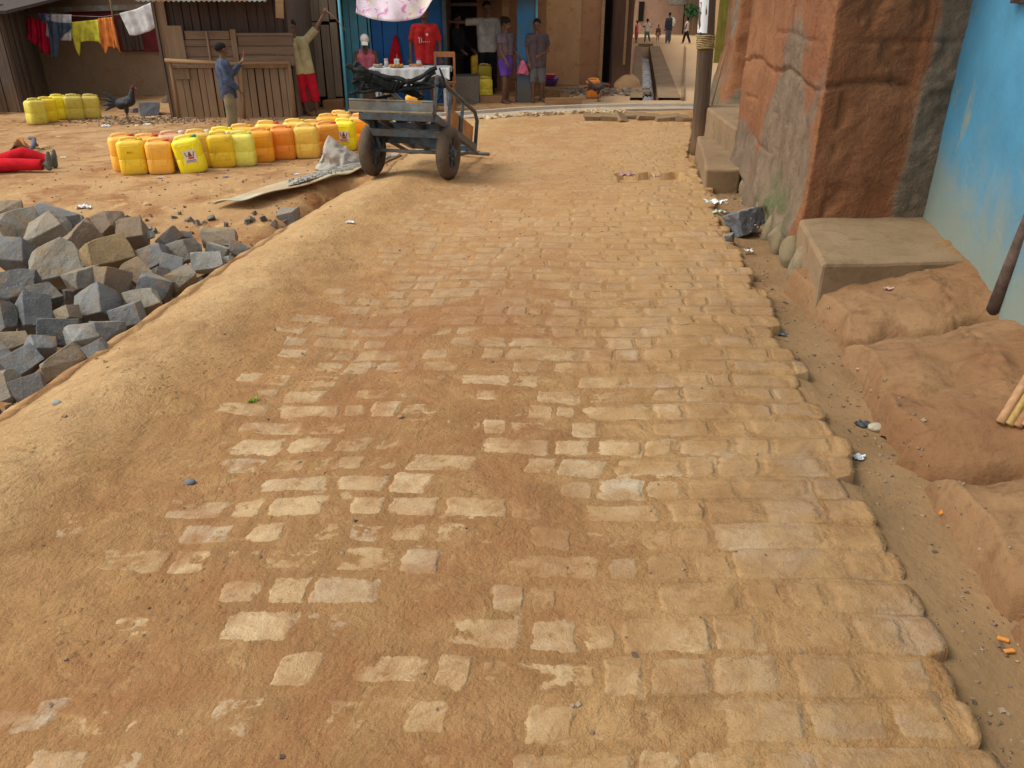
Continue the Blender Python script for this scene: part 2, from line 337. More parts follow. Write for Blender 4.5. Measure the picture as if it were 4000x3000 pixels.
def granite_material():
    g = NG('granite block'); p = g.obj(); oi = g.node('ObjectInfo'); c = oi.outputs['Color']; r = oi.outputs['Random']
    q = g.node('VectorMath', operation='ADD'); g.put(q.inputs[0], p); g.put(q.inputs[1], g.comb(g.mul(r, 50.), g.mul(r, 31.), 0.)); q = q.outputs[0]
    n = g.noise(q, 7, 5, .65, .3); s = g.noise(q, 70, 3, .8); s2 = g.noise(q, 130, 2, .7)
    k = g.mix(g.mul(g.ss(n, .35, .7), .5), c, g.mix(1., c, (.62, .62, .62), 'MULTIPLY'))
    k = g.mix(g.mul(g.ss(s, .5, .7), .32), k, (.06, .06, .065)); k = g.mix(g.mul(g.ss(s2, .58, .72), .4), k, (.5, .5, .5))
    k = g.mix(g.mul(g.ss(g.noise(q, 4.5, 5, .6, .4), .56, .68), .6), k, (.27, .155, .07))
    nz = g.sep(g.node('NewGeometry').outputs['Normal'])[2]; k = g.mix(g.mul(g.ss(nz, .3, 1.), g.mul(g.ss(n, .4, .6), .42)), k, (.36, .25, .14))
    g.col(k); g.set('Roughness', .8); g.bump(g.add(g.mul(n, 1.6), g.mul(s, .35)), .012); return g.m
def plastic_material():
    g = NG('jerrycan plastic'); p = g.obj(); oi = g.node('ObjectInfo'); c = oi.outputs['Color']; r = oi.outputs['Random']
    q = g.node('VectorMath', operation='ADD'); g.put(q.inputs[0], p); g.put(q.inputs[1], g.comb(g.mul(r, 40.), g.mul(r, 17.), 0.)); q = q.outputs[0]
    n = g.noise(q, 9, 6, .7, .4); z = g.sep(p)[2]
    k = g.mix(g.mul(g.ss(n, .47, .7), .6), c, g.mix(.6, c, (.33, .18, .06)))
    k = g.mix(g.mul(g.ss(g.add(z, g.mul(n, .1)), .04, .15, 1, 0), .5), k, (.36, .19, .07))
    k = g.mix(g.mul(g.ss(z, .31, .39), .25), k, (.75, .6, .35))
    k = g.mix(g.mul(g.ss(g.noise(g.map(q, (1, 1, .3)), 30, 5, .7), .6, .7), .35), k, (.24, .12, .045))
    g.col(k); g.set('Roughness', .42); g.set('Specular IOR Level', .4); g.set('Subsurface Weight', .0); g.bump(n, .003); return g.m
M = {}
M['dirt'] = dirt_material(); M['road'] = road_material(); M['granite'] = granite_material(); M['plastic'] = plastic_material()
M['concrete'] = mud_material('dusty concrete', (.215, .138, .074), (.265, .175, .098), (.17, .105, .055), bump=.006)
M['kerb'] = mud_material('grey kerb concrete', (.36, .31, .26), (.42, .35, .27), (.36, .24, .14), bump=.006)
M['bank'] = mud_material('laterite bank', (.205, .100, .044), (.26, .148, .070), (.15, .068, .030), bump=.016)
M['orange_mud'] = mud_material('orange mud wall', (.20, .078, .034), (.255, .112, .048), (.135, .052, .027), plaster=(.185, .14, .095), green=(.10, .12, .045), bump=.03)
M['tan_mud'] = mud_material('tan mud plaster', (.37, .225, .115), (.43, .26, .13), (.29, .16, .08), bump=.01)
M['brown_mud'] = mud_material('brown mud plaster', (.32, .165, .085), (.37, .20, .10), (.24, .115, .06), bump=.01)
M['pink_mud'] = mud_material('old pink plaster', (.36, .235, .17), (.40, .27, .19), (.34, .15, .065), bump=.01)
M['wood_dark'] = wood_material('dark plank', (.085, .062, .048), (.15, .112, .085), .4)
M['wood_shadow'] = wood_material('sooty plank', (.05, .034, .028), (.085, .057, .045), 0)  # plank colour darkened to paint in shade on recessed and roofed parts
M['wood_mid'] = wood_material('brown plank', (.19, .125, .075), (.29, .195, .12), .5)
M['wood_shut'] = wood_material('shutter board', (.15, .098, .062), (.22, .15, .10), 0, 'x')
M['wood_grey'] = wood_material('weathered grey plank', (.19, .145, .105), (.29, .23, .17), .4)
M['wood_pole'] = wood_material('peeled pole wood', (.27, .155, .075), (.36, .22, .11), .2, 'x')
M['wood_polez'] = wood_material('peeled post wood', (.20, .115, .055), (.27, .16, .08), .3)
M['wood_chair'] = wood_material('chair wood', (.33, .13, .05), (.42, .19, .08), 0)
M['light_blue'] = paint_material('light blue paint', (.10, .33, .43), .60, (.20, .22, .19))
M['royal_blue'] = paint_material('royal blue paint', (.022, .13, .36), .66, (.05, .10, .16))
M['dull_blue'] = paint_material('dull blue paint', (.03, .14, .28), .52, (.10, .095, .085), lowz=(.2, 1.0))
M['wall_blue'] = paint_material('turquoise wash', (.070, .25, .40), .54, (.20, .235, .20), lowz=(.25, .95))
M['metal_roof'] = simple('roof metal', (.28, .32, .28), .5, .3, 5, .003, .4, ((.22, .12, .07), .6))
M['black'] = simple('dark interior', (.012, .010, .009), .95, .2, 4, 0)  # near-black colour standing for shade in openings and behind plank gaps
M['maroon'] = simple('maroon paint', (.14, .018, .02), .7, .25, 6)
# ------------------------------------------------------------------ ground sheet, drain cut, cobbled road, bank
DX0, DX1 = G(2504, 392).x, G(2577, 392).x                      # drain mouth
DK = (G(2522, 184).x-G(2540, 392).x)/(G(2522, 184).y-G(2540, 392).y)
DY0 = G(2540, 392).y; DY1 = G(2522, 184).y
def shear(y): return DK*max(y-DY0, 0)
dm = (DX0+DX1)/2; dw = (DX1-DX0)/2
def lines(segs):
    o = []
    for a, b, s in segs: o += list(np.arange(a, b-1e-6, s))
    return o+[segs[-1][1]]
xs = np.array(lines([(-90, -30, 10), (-30, -12, 1.5), (-12, -6.5, .25), (-6.5, -.6, .05), (-.6, dm-dw-.3, .12), (dm-dw-.3, dm-dw-.02, .04), (dm-dw-.02, dm-dw, .02), (dm-dw, dm+dw, dw/4), (dm+dw, dm+dw+.02, .02), (dm+dw+.02, dm+dw+.3, .04), (dm+dw+.3, 5, .12), (5, 12, .5), (12, 90, 6)]))
ys = np.array(lines([(-12, 0, 1.0), (0, 14, .05), (14, DY0-.02, .06), (DY0-.02, DY0, .02), (DY0, DY1, .15), (DY1, DY1+.02, .02), (DY1+.02, 60, 1.0), (60, 220, 10)]))
XS, Yg = np.meshgrid(xs, ys); Xg = XS+DK*np.maximum(Yg-DY0, 0)
Zg = H(Xg, Yg)
road_in = (Xg > rl(Yg)+.06)&(Xg < rr(Yg)-.10)&(Yg < kerb_y(Xg)-.05)&(Yg > -2.5)
Zg = Zg - .10*road_in
ch = (XS > dm-dw-.005)&(XS < dm+dw+.005)&(Yg > DY0-.005)&(Yg < DY1+.005)
Zg = np.where(ch, Zg-.75, Zg)
hx, hy = G(2497, 424).x, G(2497, 424).y
hole = (np.abs(Xg-hx) < .42)&(np.abs(Yg-hy) < .22); Zg = np.where(hole, Zg-.35, Zg)
Zg = Zg + .006*fbm(Xg*9, Yg*9, 31, 3)*(Yg < 14)
tag(npgrid('ground', Xg, Yg, Zg, M['dirt'], attrs={'gutter': ((Xg > rr(Yg)-.2)&(Yg < 8.6)).astype(float)}), kind='structure')

# the road: grid in x (from the right edge) and y, ragged stone edge on the right, skirt down to the yard on the left
vy = np.concatenate([np.arange(-2.4, .9, .06), np.arange(.9, 8.6, .015), np.arange(8.6, 15.2, .03)])
tt = np.linspace(0, 1, 170)
T, V = np.meshgrid(tt, vy)
LX = rl(V)+.03*fbm(V*1.7, V*0+3, 8, 3); RX = rr(V)
wobv = .030*fbm(LX*0+T*4.2*1.3, V*1.1, 40, 2)+.05*(T-.5)
rowi = np.floor((V+wobv)/.150); fr = (V+wobv)/.150-rowi
rnd = hash2(rowi, rowi*0, 91)
rag = (rnd-.35)*.085 - .020*np.abs(2*fr-1)**5 + .022*fbm(V*5.3, V*0, 12, 4)
RXr = RX + np.where(V < 9, rag, rag*.4)
X = LX+(RXr-LX)*T
U = X-RX
Vuv = V+wobv
kz = kerb_y(X)
Yr = np.minimum(V, kz)
Z = slope(Yr)
s = X-LX
ridge = .075*np.exp(-((s-.42)/.30)**2)*(1-sst(7.5, 9, Yr)) - .03*sst(.22, .0, s)*(1-sst(7.5, 9, Yr)) - .015*np.exp(-((s-1.25)/.3)**2)
Z = Z + ridge + .022*fbm(X*.9, Yr*.9, 60, 3) - .03*np.exp(-((U+.9)/.35)**2)*.5
Z = Z + .012*fbm(X*5, Yr*5, 61, 4)*sst(-1.7, -2.6, U) + .005*fbm(X*14, Yr*14, 62, 3)*sst(-1.4, -2.6, U)
Z = Z + (rnd-.5)*.008*sst(-.7, 0, U) - .010*(np.abs(2*fr-1)**8)*sst(-.5, 0, U)
# broken recess at the right and the litter hollow
rec = ((X > PZ(2415, 680).x)&(X < PZ(2640, 680).x+.1)&(Yr > 7.85)&(Yr < 8.42+.03*np.sin(X*23)))
Z = Z - rec*.07
# rut behind the loose slabs
sl = np.exp(-((Yr-13.0-.15*np.sin(X*2))/.10)**2)*(X > 1.05)*(X < 2.75); Z = Z-.06*sl
hole2 = (np.abs(X-hx) < .40)&(np.abs(Yr-hy) < .2); Z = np.where(hole2, Z-.35, Z)
roadz = Z.copy()
e0 = [X[:, :1]-.035, Yr[:, :1], Z[:, :1]-.40]; e1 = [X[:, -1:]+.004, Yr[:, -1:], Z[:, -1:]-.13]
Xa = np.hstack([e0[0], X, e1[0]]); Ya = np.hstack([e0[1], Yr, e1[1]]); Za = np.hstack([e0[2], Z, e1[2]])
Ua = np.hstack([U[:, :1]-.1, U, U[:, -1:]]); Va = np.hstack([Vuv[:, :1], Vuv, Vuv[:, -1:]])
tag(npgrid('road', Xa, Ya, Za, M['road'], uv=(Ua, Va)), kind='structure')
def roadh(x, y):
    i = int(np.clip(np.searchsorted(vy, y), 0, len(vy)-1)); a, b = X[i, 0], X[i, -1]
    if x < a or x > b: return gz(x, y)
    return float(roadz[i, int(round((x-a)/(b-a)*(len(tt)-1)))])
def GR(px, py): return march(px, py, roadh)

# right earth bank of eroded lumps
_e = [(3176, 1262), (3250, 1318), (3262, 1400), (3330, 1470), (3385, 1570), (3450, 1700), (3485, 1812), (3560, 1800), (3585, 1850), (3640, 1990), (3700, 2080), (3770, 2190), (3850, 2350), (3870, 2420), (4000, 2560)]
_ep = sorted([(PZ(a, b, -.055).y, PZ(a, b, -.055).x) for a, b in _e]); ey = [p[0] for p in _ep]; ex = [p[1] for p in _ep]
ey = [-2.5, .3]+ey; ex = [1.22, 1.3]+ex
B1 = PZ(3601, 840, .27); B2 = PZ(3881, 1143, .24); wd = (B2-B1); wd.z = 0
def wallx(y): return B1.x+wd.x/wd.y*(np.asarray(y)-B1.y)
by = np.concatenate([np.arange(-2.4, 1.4, .05), np.arange(1.4, 4.75, .0125)]); bt = np.concatenate([np.linspace(0, .35, 60)[:-1], np.linspace(.35, 1, 60)])
T2, V2 = np.meshgrid(bt, by)
EX = np.interp(V2, ey, ex); WX = wallx(V2)+.15
X2 = EX-.02+(WX-EX+.02)*T2; d = X2-EX
d = d + .05*fbm(X2*3.1, V2*3.1, 70, 4) + .02*fbm(X2*11, V2*11, 71, 3)
Z2 = -.10 + .225*sst(-.01, .055, d)**.7*(.86+.14*sst(.04, .22, d)) + .09*sst(.08, .7, d) + .07*sst(.5, 1.1, d)
Z2 = Z2 + .035*fbm(X2*2.2, V2*2.2, 72, 4)*sst(0, .15, d) + .008*fbm(X2*16, V2*16, 73, 3)
def crease(a, b, wdt, dep):
    a = PZ(*a); b = PZ(*b); t = np.clip((X2-a.x)/(b.x-a.x), -.05, 1); yy = a.y+(b.y-a.y)*t+.03*np.sin(X2*14)
    return (dep*np.exp(-((V2-yy)/wdt)**2)+.75*dep*np.exp(-((V2-yy)/.13)**2))*(1-.45*np.clip(t, 0, 1))*(X2 > a.x-.12)
Z2 = Z2 - crease((3500, 1815, 0.), (4100, 1740, .2), .035, .17) - crease((3860, 2400, 0.), (4200, 2200, .2), .03, .15) - crease((3262, 1330, 0.), (3420, 1260, .15), .03, .12) - crease((3300, 1500, 0.), (3600, 1500, .15), .03, .03)
wl = WX-.15-X2; Z2 = Z2 + .03*np.exp(-((wl-.24)/.05)**2)*(.5+fbm(X2*18, V2*18, 76, 3)) 
Z2 = np.maximum(Z2, -.10)
tag(npgrid('earth_bank', X2, V2, Z2, M['bank']), kind='structure')
def bankh(x, y):
    i = int(np.clip(np.searchsorted(by, y), 0, len(by)-1)); row = X2[i]
    if x < row[0] or x > row[-1]: return gz(x, y)
    return max(float(np.interp(x, row, Z2[i])), gz(x, y))
def GB(px, py): return march(px, py, bankh)

# curved grey kerb band and drain liner
mb = MB(); kx = np.linspace(-1.25, DX1+.9, 60); vs = []
for x in kx:
    y = float(kerb_y(x)); z = float(slope(y)); n = .003*math.sin(x*9)
    vs += [(x, y-.12, z-.10), (x, y-.12, z+.022+n), (x, y+.17, z+.028+n), (x, y+.185, z+.075), (x, y+.25, z+.08), (x, y+.27, z-.12)]
fs = [(i*6+k, i*6+k+1, (i+1)*6+k+1, (i+1)*6+k) for i in range(len(kx)-1) for k in range(5)]
mb.add(vs, fs); tag(mb.build('kerb', M['kerb']), kind='structure')
mb = MB()
def dp(x, y, z): return (x+shear(y), y, z+float(slope(y)))
L = []; nn = 24
for i in range(nn+1):
    y = DY0-.01+(DY1-DY0)*i/nn
    L += [dp(dm-dw-.22, y, -.02), dp(dm-dw-.22, y, .05), dp(dm-dw+.03, y, .05), dp(dm-dw+.03, y, -.62), dp(dm+dw-.03, y, -.62), dp(dm+dw-.03, y, .05), dp(dm+dw+.40, y, .045), dp(dm+dw+.40, y, -.02)]
mb.add(L, [(i*8+k, i*8+k+1, (i+1)*8+k+1, (i+1)*8+k) for i in range(nn) for k in range(7)])
tag(mb.build('drain', M['concrete'], thick=.0), kind='structure')
g = NG('drain water with scum'); p = g.pos(); n = g.noise(p, 5, 5, .7, .6)
g.col(g.mix(g.ss(n, .50, .56), (.03, .022, .02), (.55, .55, .56))); g.set('Roughness', .25); g.bump(n, .01)
mb = MB(); L = []
for i in range(nn+1):
    y = DY0+(DY1-DY0)*i/nn; L += [dp(dm-dw+.035, y, -.36), dp(dm+dw-.035, y, -.36)]
mb.add(L, [(i*2, i*2+1, i*2+3, i*2+2) for i in range(nn)]); tag(mb.build('drain_water', g.m), kind='structure')
mb = MB(); mb.beam(dp(dm+dw+.42, DY0-.1, .045), dp(dm+dw+.42+1.0, DY1, .045), .05, .05); mb.beam(dp(dm-dw-.1, DY1+.2, .06), dp(dm+dw+.1, DY1+.2, .06), .3, .12)
tag(mb.build('drain_edging', M['concrete']), kind='structure')

# ------------------------------------------------------------------ buildings on the right
def mudwall(name, pts, z0, z1, mat, parent, step=.04, amp=.03, seed=1, extra=None, thick=True):
    P = [Vector((p[0], p[1], 0)) for p in pts]; L = [0]
    for a, b in zip(P, P[1:]): L.append(L[-1]+(b-a).length)
    n = max(2, int(L[-1]/step)); m = max(2, int((z1-z0)/step)); s = np.linspace(0, L[-1], n+1); z = np.linspace(z0, z1, m+1)
    px = np.interp(s, L, [p.x for p in P]); py = np.interp(s, L, [p.y for p in P])
    k = 5; ux = np.gradient(px); uy = np.gradient(py); ker = np.ones(k)/k; ux = np.convolve(np.pad(ux, k//2, 'edge'), ker, 'valid'); uy = np.convolve(np.pad(uy, k//2, 'edge'), ker, 'valid'); l = np.hypot(ux, uy)
    nx = uy/l; ny = -ux/l                                   # outward = to the right of travel
    Sg, Zg_ = np.meshgrid(s, z); NX = np.tile(nx, (m+1, 1)); NY = np.tile(ny, (m+1, 1)); PX = np.tile(px, (m+1, 1)); PYy = np.tile(py, (m+1, 1))
    D = amp*fbm(Sg*1.3, Zg_*1.3, seed, 4)+amp*.35*fbm(Sg*6, Zg_*6, seed+5, 4); at = {'plaster': np.zeros_like(D), 'moss': np.zeros_like(D)}
    if extra: D, at = extra(Sg, Zg_, D, L, at)
    return npgrid(name, PX+NX*D, PYy+NY*D, Zg_, mat, parent, attrs=at)
# near house with the turquoise wall
hA = thing('house', (B1.x, B1.y, 0), 'house with a washed turquoise blue wall beside the concrete doorstep', 'house')
pA = [(B1.x+.0, B1.y+.03), (wallx(-2.5)+0, -2.5)]
def exA(S, Z_, D, L, at): return D*.4-.0, at
# travel direction chosen so that the outward side faces the road
mudwall('wall', pA, -.1, 2.9, M['wall_blue'], hA, .06, .03, 21, exA)
mb = MB(); a = Vector((wallx(-2.5)-.3, -2.6, 2.92)); b = Vector((B1.x-.1, B1.y-.05, 2.92)); mb.add([a, b, b+Vector((2.9, 0, 1.0)), a+Vector((2.9, 0, 1.0)), a-Vector((0, 0, .05)), b-Vector((0, 0, .05)), b+Vector((2.9, 0, .95)), a+Vector((2.9, 0, .95))], [(0, 1, 2, 3), (4, 7, 6, 5), (0, 4, 5, 1), (1, 5, 6, 2), (3, 2, 6, 7), (0, 3, 7, 4)]); mb.build('roof', M['metal_roof'], hA)
wp = PY(3905, 25, 4.3); k = wallx(4.2)
mb = MB(); c0 = Vector((wallx(4.55)-.03, 4.55, 1.62)); c1 = Vector((wallx(3.55)-.03, 3.55, 1.62)); mb.beam(c0, c1, .05, .08)
mb.beam(c0+Vector((0, 0, .9)), c1+Vector((0, 0, .9)), .05, .08); mb.beam(c0, c0+Vector((0, 0, .9)), .05, .08); mb.beam(c1, c1+Vector((0, 0, .9)), .05, .08)
f = mb.build('window_frame', M['wood_shadow'], hA, bevel=.006); mb = MB(); mb.beam((c0+c1)/2+Vector((.02, .45, .45)), (c0+c1)/2+Vector((.02, -.45, .45)), .02, .86); mb.build('shutter', M['wood_shadow'], f)

# orange mud house with the pier
CRN = PZ(3136, 854, .27); FAR = PZ(2858, 703, -.05); e2 = PZ(3593, 842, .27)
hB = thing('house', (CRN.x, CRN.y, 0), 'cracked orange mud house whose corner rises from the concrete doorstep', 'house')
def exB(S, Z_, D, L, at):
    dc = S-L[1]                                            # distance from the corner, + on the front face
    crz = 1.10+.03*np.sin(dc*5)+.02*fbm(S*7, S*0, 5, 3)
    D = D + .012*(Z_ > crz)*np.ones_like(D) - .045*np.exp(-((Z_-crz)/.013)**2)*(dc < .55) - .012*np.exp(-((Z_-crz+.04)/.04)**2)
    for c0_, k_, lo, hi in ((-.78, .10, .1, 2.9), (-1.35, .06, .0, .9), (-.42, .03, 1.1, 2.9), (-1.05, .0, 1.1, 2.9)):
        D = D - .035*np.exp(-((dc-c0_-k_*(Z_-1)-.03*fbm(Z_*3, Z_*0+c0_, 9, 3))/.011)**2)*(Z_ > lo)*(Z_ < hi)
    flare = sst(.55, -.1, Z_)*(dc < 0)
    D = D + flare*(.05+.03*np.abs(fbm(S*3.3, Z_*1.1, 44, 3))); rk = vnoise(S*4.2+.6*fbm(S*3, Z_*3, 45, 2), Z_*4.6, 46); D = D + sst(.42, .05, Z_)*(dc < -.05)*.09*(sst(.25, .6, rk)-.4)
    D = D*.6 + .025*np.maximum(0, fbm(S*2.6, Z_*1.9, 47, 4))*(Z_ < 1.1)                      # eroded lumps
    D = D - .022*sst(.12, .30, fbm(S*3.1+4, Z_*2.7, 49, 4))*(dc > .12)*(dc < .6)
    for zz_ in (.48, .78, 1.36, 1.66): D = D - .018*np.exp(-((Z_-zz_-.04*fbm(S*2, S*0, 8, 3))/.012)**2)*sst(-.1, .2, fbm(S*1.7, Z_*2, 58, 2))
    bl = sst(.56, .60, dc+.05*fbm(S*6, Z_*4, 50, 4)-.04*Z_)
    D = D + (bl*.012) + bl*.012*fbm(S*22, Z_*22, 51, 3)
    fl = sst(.15, .32, fbm(S*1.1+2, Z_*1.0, 52, 4)+.85*sst(1.15, .25, Z_)*(dc < -.1)-.12*(dc > 0))*(dc < .05)
    at['plaster'] = np.clip(np.maximum(bl, fl*.85), 0, 1)
    at['moss'] = np.clip(sst(.55, .0, Z_)*np.exp(-((dc+.75)/.45)**2)*1.3, 0, 1)*(dc < 0)
    return D, at
mudwall('wall', [(FAR.x+.75, FAR.y+.02), (FAR.x, FAR.y), (CRN.x, CRN.y), (e2.x+.12, CRN.y+.06)], -.12, 2.9, M['orange_mud'], hB, .018, .03, 33, lambda S, Z_, D, L, at: exB(S, Z_, D, [0, L[2]], at))
fst = mud_material('mossy foundation stone', (.19, .14, .08), (.235, .18, .11), (.12, .11, .045), bump=.012)
for i, (px, py, a_, b_) in enumerate([(3075, 1085, .085, .16), (3030, 1030, .07, .15), (2990, 975, .065, .13), (2962, 925, .06, .12), (2925, 860, .075, .13), (2885, 760, .08, .14), (2868, 728, .06, .12)]):
    p = PZ(px, py, -.03); mb = MB(); mb.ell((p.x+.115, p.y+.05, .0), (a_*1.15, a_*1.25, b_*1.1), None, 16, 12); mb.v = [tuple(Vector(v)+Vector((1, .6, .5))*.06*mnoise.noise(Vector(v)*7+Vector((i, 0, 0)))) for v in mb.v]; mb.build('foundation_stone', fst, hB, True)
mb = MB(); mb.box(((CRN.x+FAR.x)/2+1.6, (CRN.y+FAR.y)/2, 3.05), (4.0, FAR.y-CRN.y+.8, .08), (0, R(-14), 0)); mb.build('roof', M['metal_roof'], hB)

def solid_step(name, poly, z0, z1, mat, label, cat, jit=.01, bevel=.018, sub=10):
    mb = MB(); n = len(poly); vs = [(x, y, z0) for x, y in poly]+[(x, y, z1) for x, y in poly]
    mb.add(vs, [tuple(range(n-1, -1, -1)), tuple(range(n, 2*n))]+[(i, (i+1) % n, n+(i+1) % n, n+i) for i in range(n)])
    me = mb.mesh(name); bm = bmesh.new(); bm.from_mesh(me); bmesh.ops.recalc_face_normals(bm, faces=bm.faces)
    bmesh.ops.bevel(bm, geom=list(bm.edges), offset=bevel, segments=2, affect='EDGES', profile=.5); bmesh.ops.triangulate(bm, faces=bm.faces); 
    for _ in range(3): bmesh.ops.subdivide_edges(bm, edges=[e for e in bm.edges if e.calc_length() > .09], cuts=1); bmesh.ops.triangulate(bm, faces=bm.faces)
    for v in bm.verts: v.co += Vector((mnoise.noise(v.co*4), mnoise.noise(v.co*4+Vector((9, 0, 0))), mnoise.noise(v.co*4+Vector((0, 9, 0)))))*jit
    bm.to_mesh(me); bm.free(); o = link(name, me, mat, None, True)
    me.polygons.foreach_set('use_smooth', [False]*len(me.polygons)); return tag(o, label, cat)
q = [PZ(3212, 1030, .27), PZ(3723, 1021, .27), PZ(3601, 840, .27), PZ(3136, 854, .27)]
solid_step('doorstep', [(q[0].x-.0, q[0].y), (q[1].x+.15, q[1].y), (q[2].x+.15, q[2].y+.02), (q[3].x-.02, q[3].y+.02)], -.12, .27, M['concrete'], 'large concrete doorstep under the orange mud pier and blue wall', 'doorstep', .012, .02)
s1 = PZ(2760, 658, .165); s1r = PZ(2876, 660, .165); s1b = PZ(2722, 538, .13); 
solid_step('doorstep', [(s1.x, s1.y), (s1r.x+.06, s1.y+.02), (s1r.x+.45, s1b.y), (s1b.x, s1b.y)], -.2, .155, M['concrete'], 'low concrete doorstep right beside the foot of the wooden pole', 'doorstep', .015, .02)
s2 = PZ(2866, 500, .42)
solid_step('doorstep', [(FAR.x+.03, 8.25), (FAR.x+.8, 8.25), (FAR.x+.95, 10.3), (s2.x+.1, 10.2)], -.2, .42, M['concrete'], 'tall narrow concrete step squeezed between the low doorstep and the cracked mud wall', 'doorstep', .012, .02)

# house behind with the grey jamb and bulging orange corner
D0 = G(2775, 522)
hC = thing('house', (D0.x, D0.y, gz(D0.x, D0.y)), 'bulging orange mud house behind the wooden pole, grey plank at its corner', 'house')
def exC(S, Z_, D, L, at):
    dc = S-L[1]; D = D + .20*sst(.9, -.2, Z_) + .06*np.maximum(0, fbm(S*3, Z_*1.8, 66, 4)); at['plaster'] = sst(.0, .25, fbm(S*2, Z_*1.5, 67, 3)+.5*sst(.6, 0, Z_)-.1+.8*(dc > .25)); at['moss'] = sst(.4, 0, Z_)*.7; return D, at
mudwall('wall', [(D0.x+1.3, D0.y+5), (D0.x+.27, D0.y+.15), (D0.x+1.6, D0.y-.1)], -.4, 2.8, M['orange_mud'], hC, .05, .05, 61, exC)
mb = MB(); j = PY(2935, 100, 9.6); jb = PZ(2893, 415, .42)
mb.box((jb.x+.02, 9.4, 1.6), (.17, .07, 2.4)); mb.build('door_jamb', wood_material('mauve grey plank', (.16, .11, .09), (.20, .145, .12), 0), hC, bevel=.006)
mb = MB(); mb.box((D0.x+2.3, D0.y+1.6, 2.9), (4.4, 5.6, .08), (0, R(-12), 0)); mb.build('roof', M['metal_roof'], hC)
mb = MB(); st0 = PZ(2750, 530, .1); mb.tube([st0, PY(2800, 330, st0.y+.35), PY(2835, 200, st0.y+.5)], .012, 6); tag(mb.build('stick', M['wood_polez'], smooth=True), 'thin bare stick leaning on the bulging orange corner behind the pole', 'stick')

# green gate and its wall
gb = G(2783, 246)
hG = thing('compound_wall', (gb.x, gb.y, gz(gb.x, gb.y)), 'mud compound wall with an olive green sheet gate far behind the pole', 'wall')
g1 = PY(2870, 100, gb.y).x
mb = MB(); mb.box(((gb.x+g1)/2, gb.y, 1.0), (g1-gb.x-.05, .06, 2.9)); og = mb.build('gate', simple('olive gate paint', (.16, .14, .02), .6, .2, 4, .004), hG, bevel=.01)
mb = MB(); [mb.box((gb.x+.2+i*.55, gb.y-.045, 1.0), (.05, .03, 2.9)) for i in range(3)]; mb.build('rib', og.data.materials[0], og)
mb = MB(); mb.box((g1+3, gb.y+.1, 1.1), (6, .3, 3.1)); mb.build('wall', M['brown_mud'], hG)
mb = MB(); mb.box((gb.x+1.5+DK*10, gb.y+10.1, 1.0), (.25, 20, 2.9), (0, 0, -math.atan(DK))); mb.build('wall', M['tan_mud'], hG)

# ------------------------------------------------------------------ the end of the far street
fw = G(2690, 134); fz = gz(fw.x, fw.y); X0 = PY(2470, 60, fw.y).x; X1 = PY(2572, 60, fw.y).x; X2_ = PY(2672, 60, fw.y).x
def fx(px): return PY(px, 80, fw.y).x
h1 = thing('house', (fx(2600), fw.y, fz), 'pale pink plastered house closing the far end of the street', 'house')
mb = MB(); mb.box(((fx(2440)+fx(2668))/2, fw.y+1, fz+1.7), (fx(2668)-fx(2440), 2, 3.4)); mb.build('wall', M['pink_mud'], h1)
mb = MB(); mb.box(((fx(2492)+fx(2512))/2, fw.y-.03, PY(2500, 45, fw.y).z), (fx(2512)-fx(2492), .1, 1.0)); mb.build('window', M['black'], h1)
mb = MB(); mb.box(((fx(2605)+fx(2672))/2, fw.y-.04, PY(2600, 10, fw.y).z+.55), (fx(2672)-fx(2605), .1, 1.3)); mb.build('panel', simple('grey panel', (.30, .30, .27), .8), h1)
mb = MB(); mb.box(((fx(2510)+fx(2680))/2, fw.y-.5, fz+3.3), (fx(2680)-fx(2430), 3.4, .08), (R(10), 0, 0)); mb.build('roof', M['metal_roof'], h1)
h2 = thing('house', (fx(2720), fw.y, fz), 'reddish brown house at the right end of the far street, behind the walking figure', 'house')
mb = MB(); mb.box((fx(2672)+5, fw.y+.7, fz+1.6), (9.9, 2, 3.2)); mb.build('wall', M['brown_mud'], h2)
mb = MB(); mb.box((fx(2695), fw.y-.34, fz+1.0), (fx(2725)-fx(2672), .06, 2.0)); mb.build('door', M['wood_mid'], h2)
mb = MB(); mb.box((fx(2672)+5, fw.y+.5, fz+3.3), (10.4, 3.4, .08), (R(10), 0, 0)); mb.build('roof', M['metal_roof'], h2)
mb = MB()
for i in range(300):
    a = random.Random(i); c = Vector((fx(2692)+a.gauss(0, .25), fw.y-1.2+a.gauss(0, .15), PY(2692, 45, fw.y-1).z+a.gauss(0, .16))); e = Euler((a.random()*6, a.random()*6, a.random()*6)).to_matrix(); mb.add([c+e@Vector(v) for v in ((-.05, -.04, 0), (.05, -.04, 0), (.05, .05, 0), (-.05, .04, 0))], [(0, 1, 2, 3)])
o = thing('shrub', (fx(2692), fw.y-1.2, fz), 'small green leafy shrub by the reddish house far down the street', 'shrub'); mb.build('crown', simple('leaf', (.05, .14, .05), .7, .4, 9, 0), o)
mb = MB(); mb.tube([(fx(2692), fw.y-1.2, fz), (fx(2692), fw.y-1.2, fz+1.5)], [.05, .03], 6); mb.build('trunk', M['wood_mid'], o)
for nm, a, mat, lab in (('bag', 2712, (.7, .7, .7), 'white bag hanging beside the far green shrub'), ('cloth', 2716, (.6, .03, .05), 'small red cloth hanging beside the far green shrub')):
    mb = MB(); p = PY(a, 45 if nm == 'bag' else 28, fw.y-1.0); mb.box(p, (.28, .12, .28 if nm == 'bag' else .18), jit=.03); tag(mb.build(nm, simple(nm+' fabric', mat, .8), bevel=.03), lab, nm)
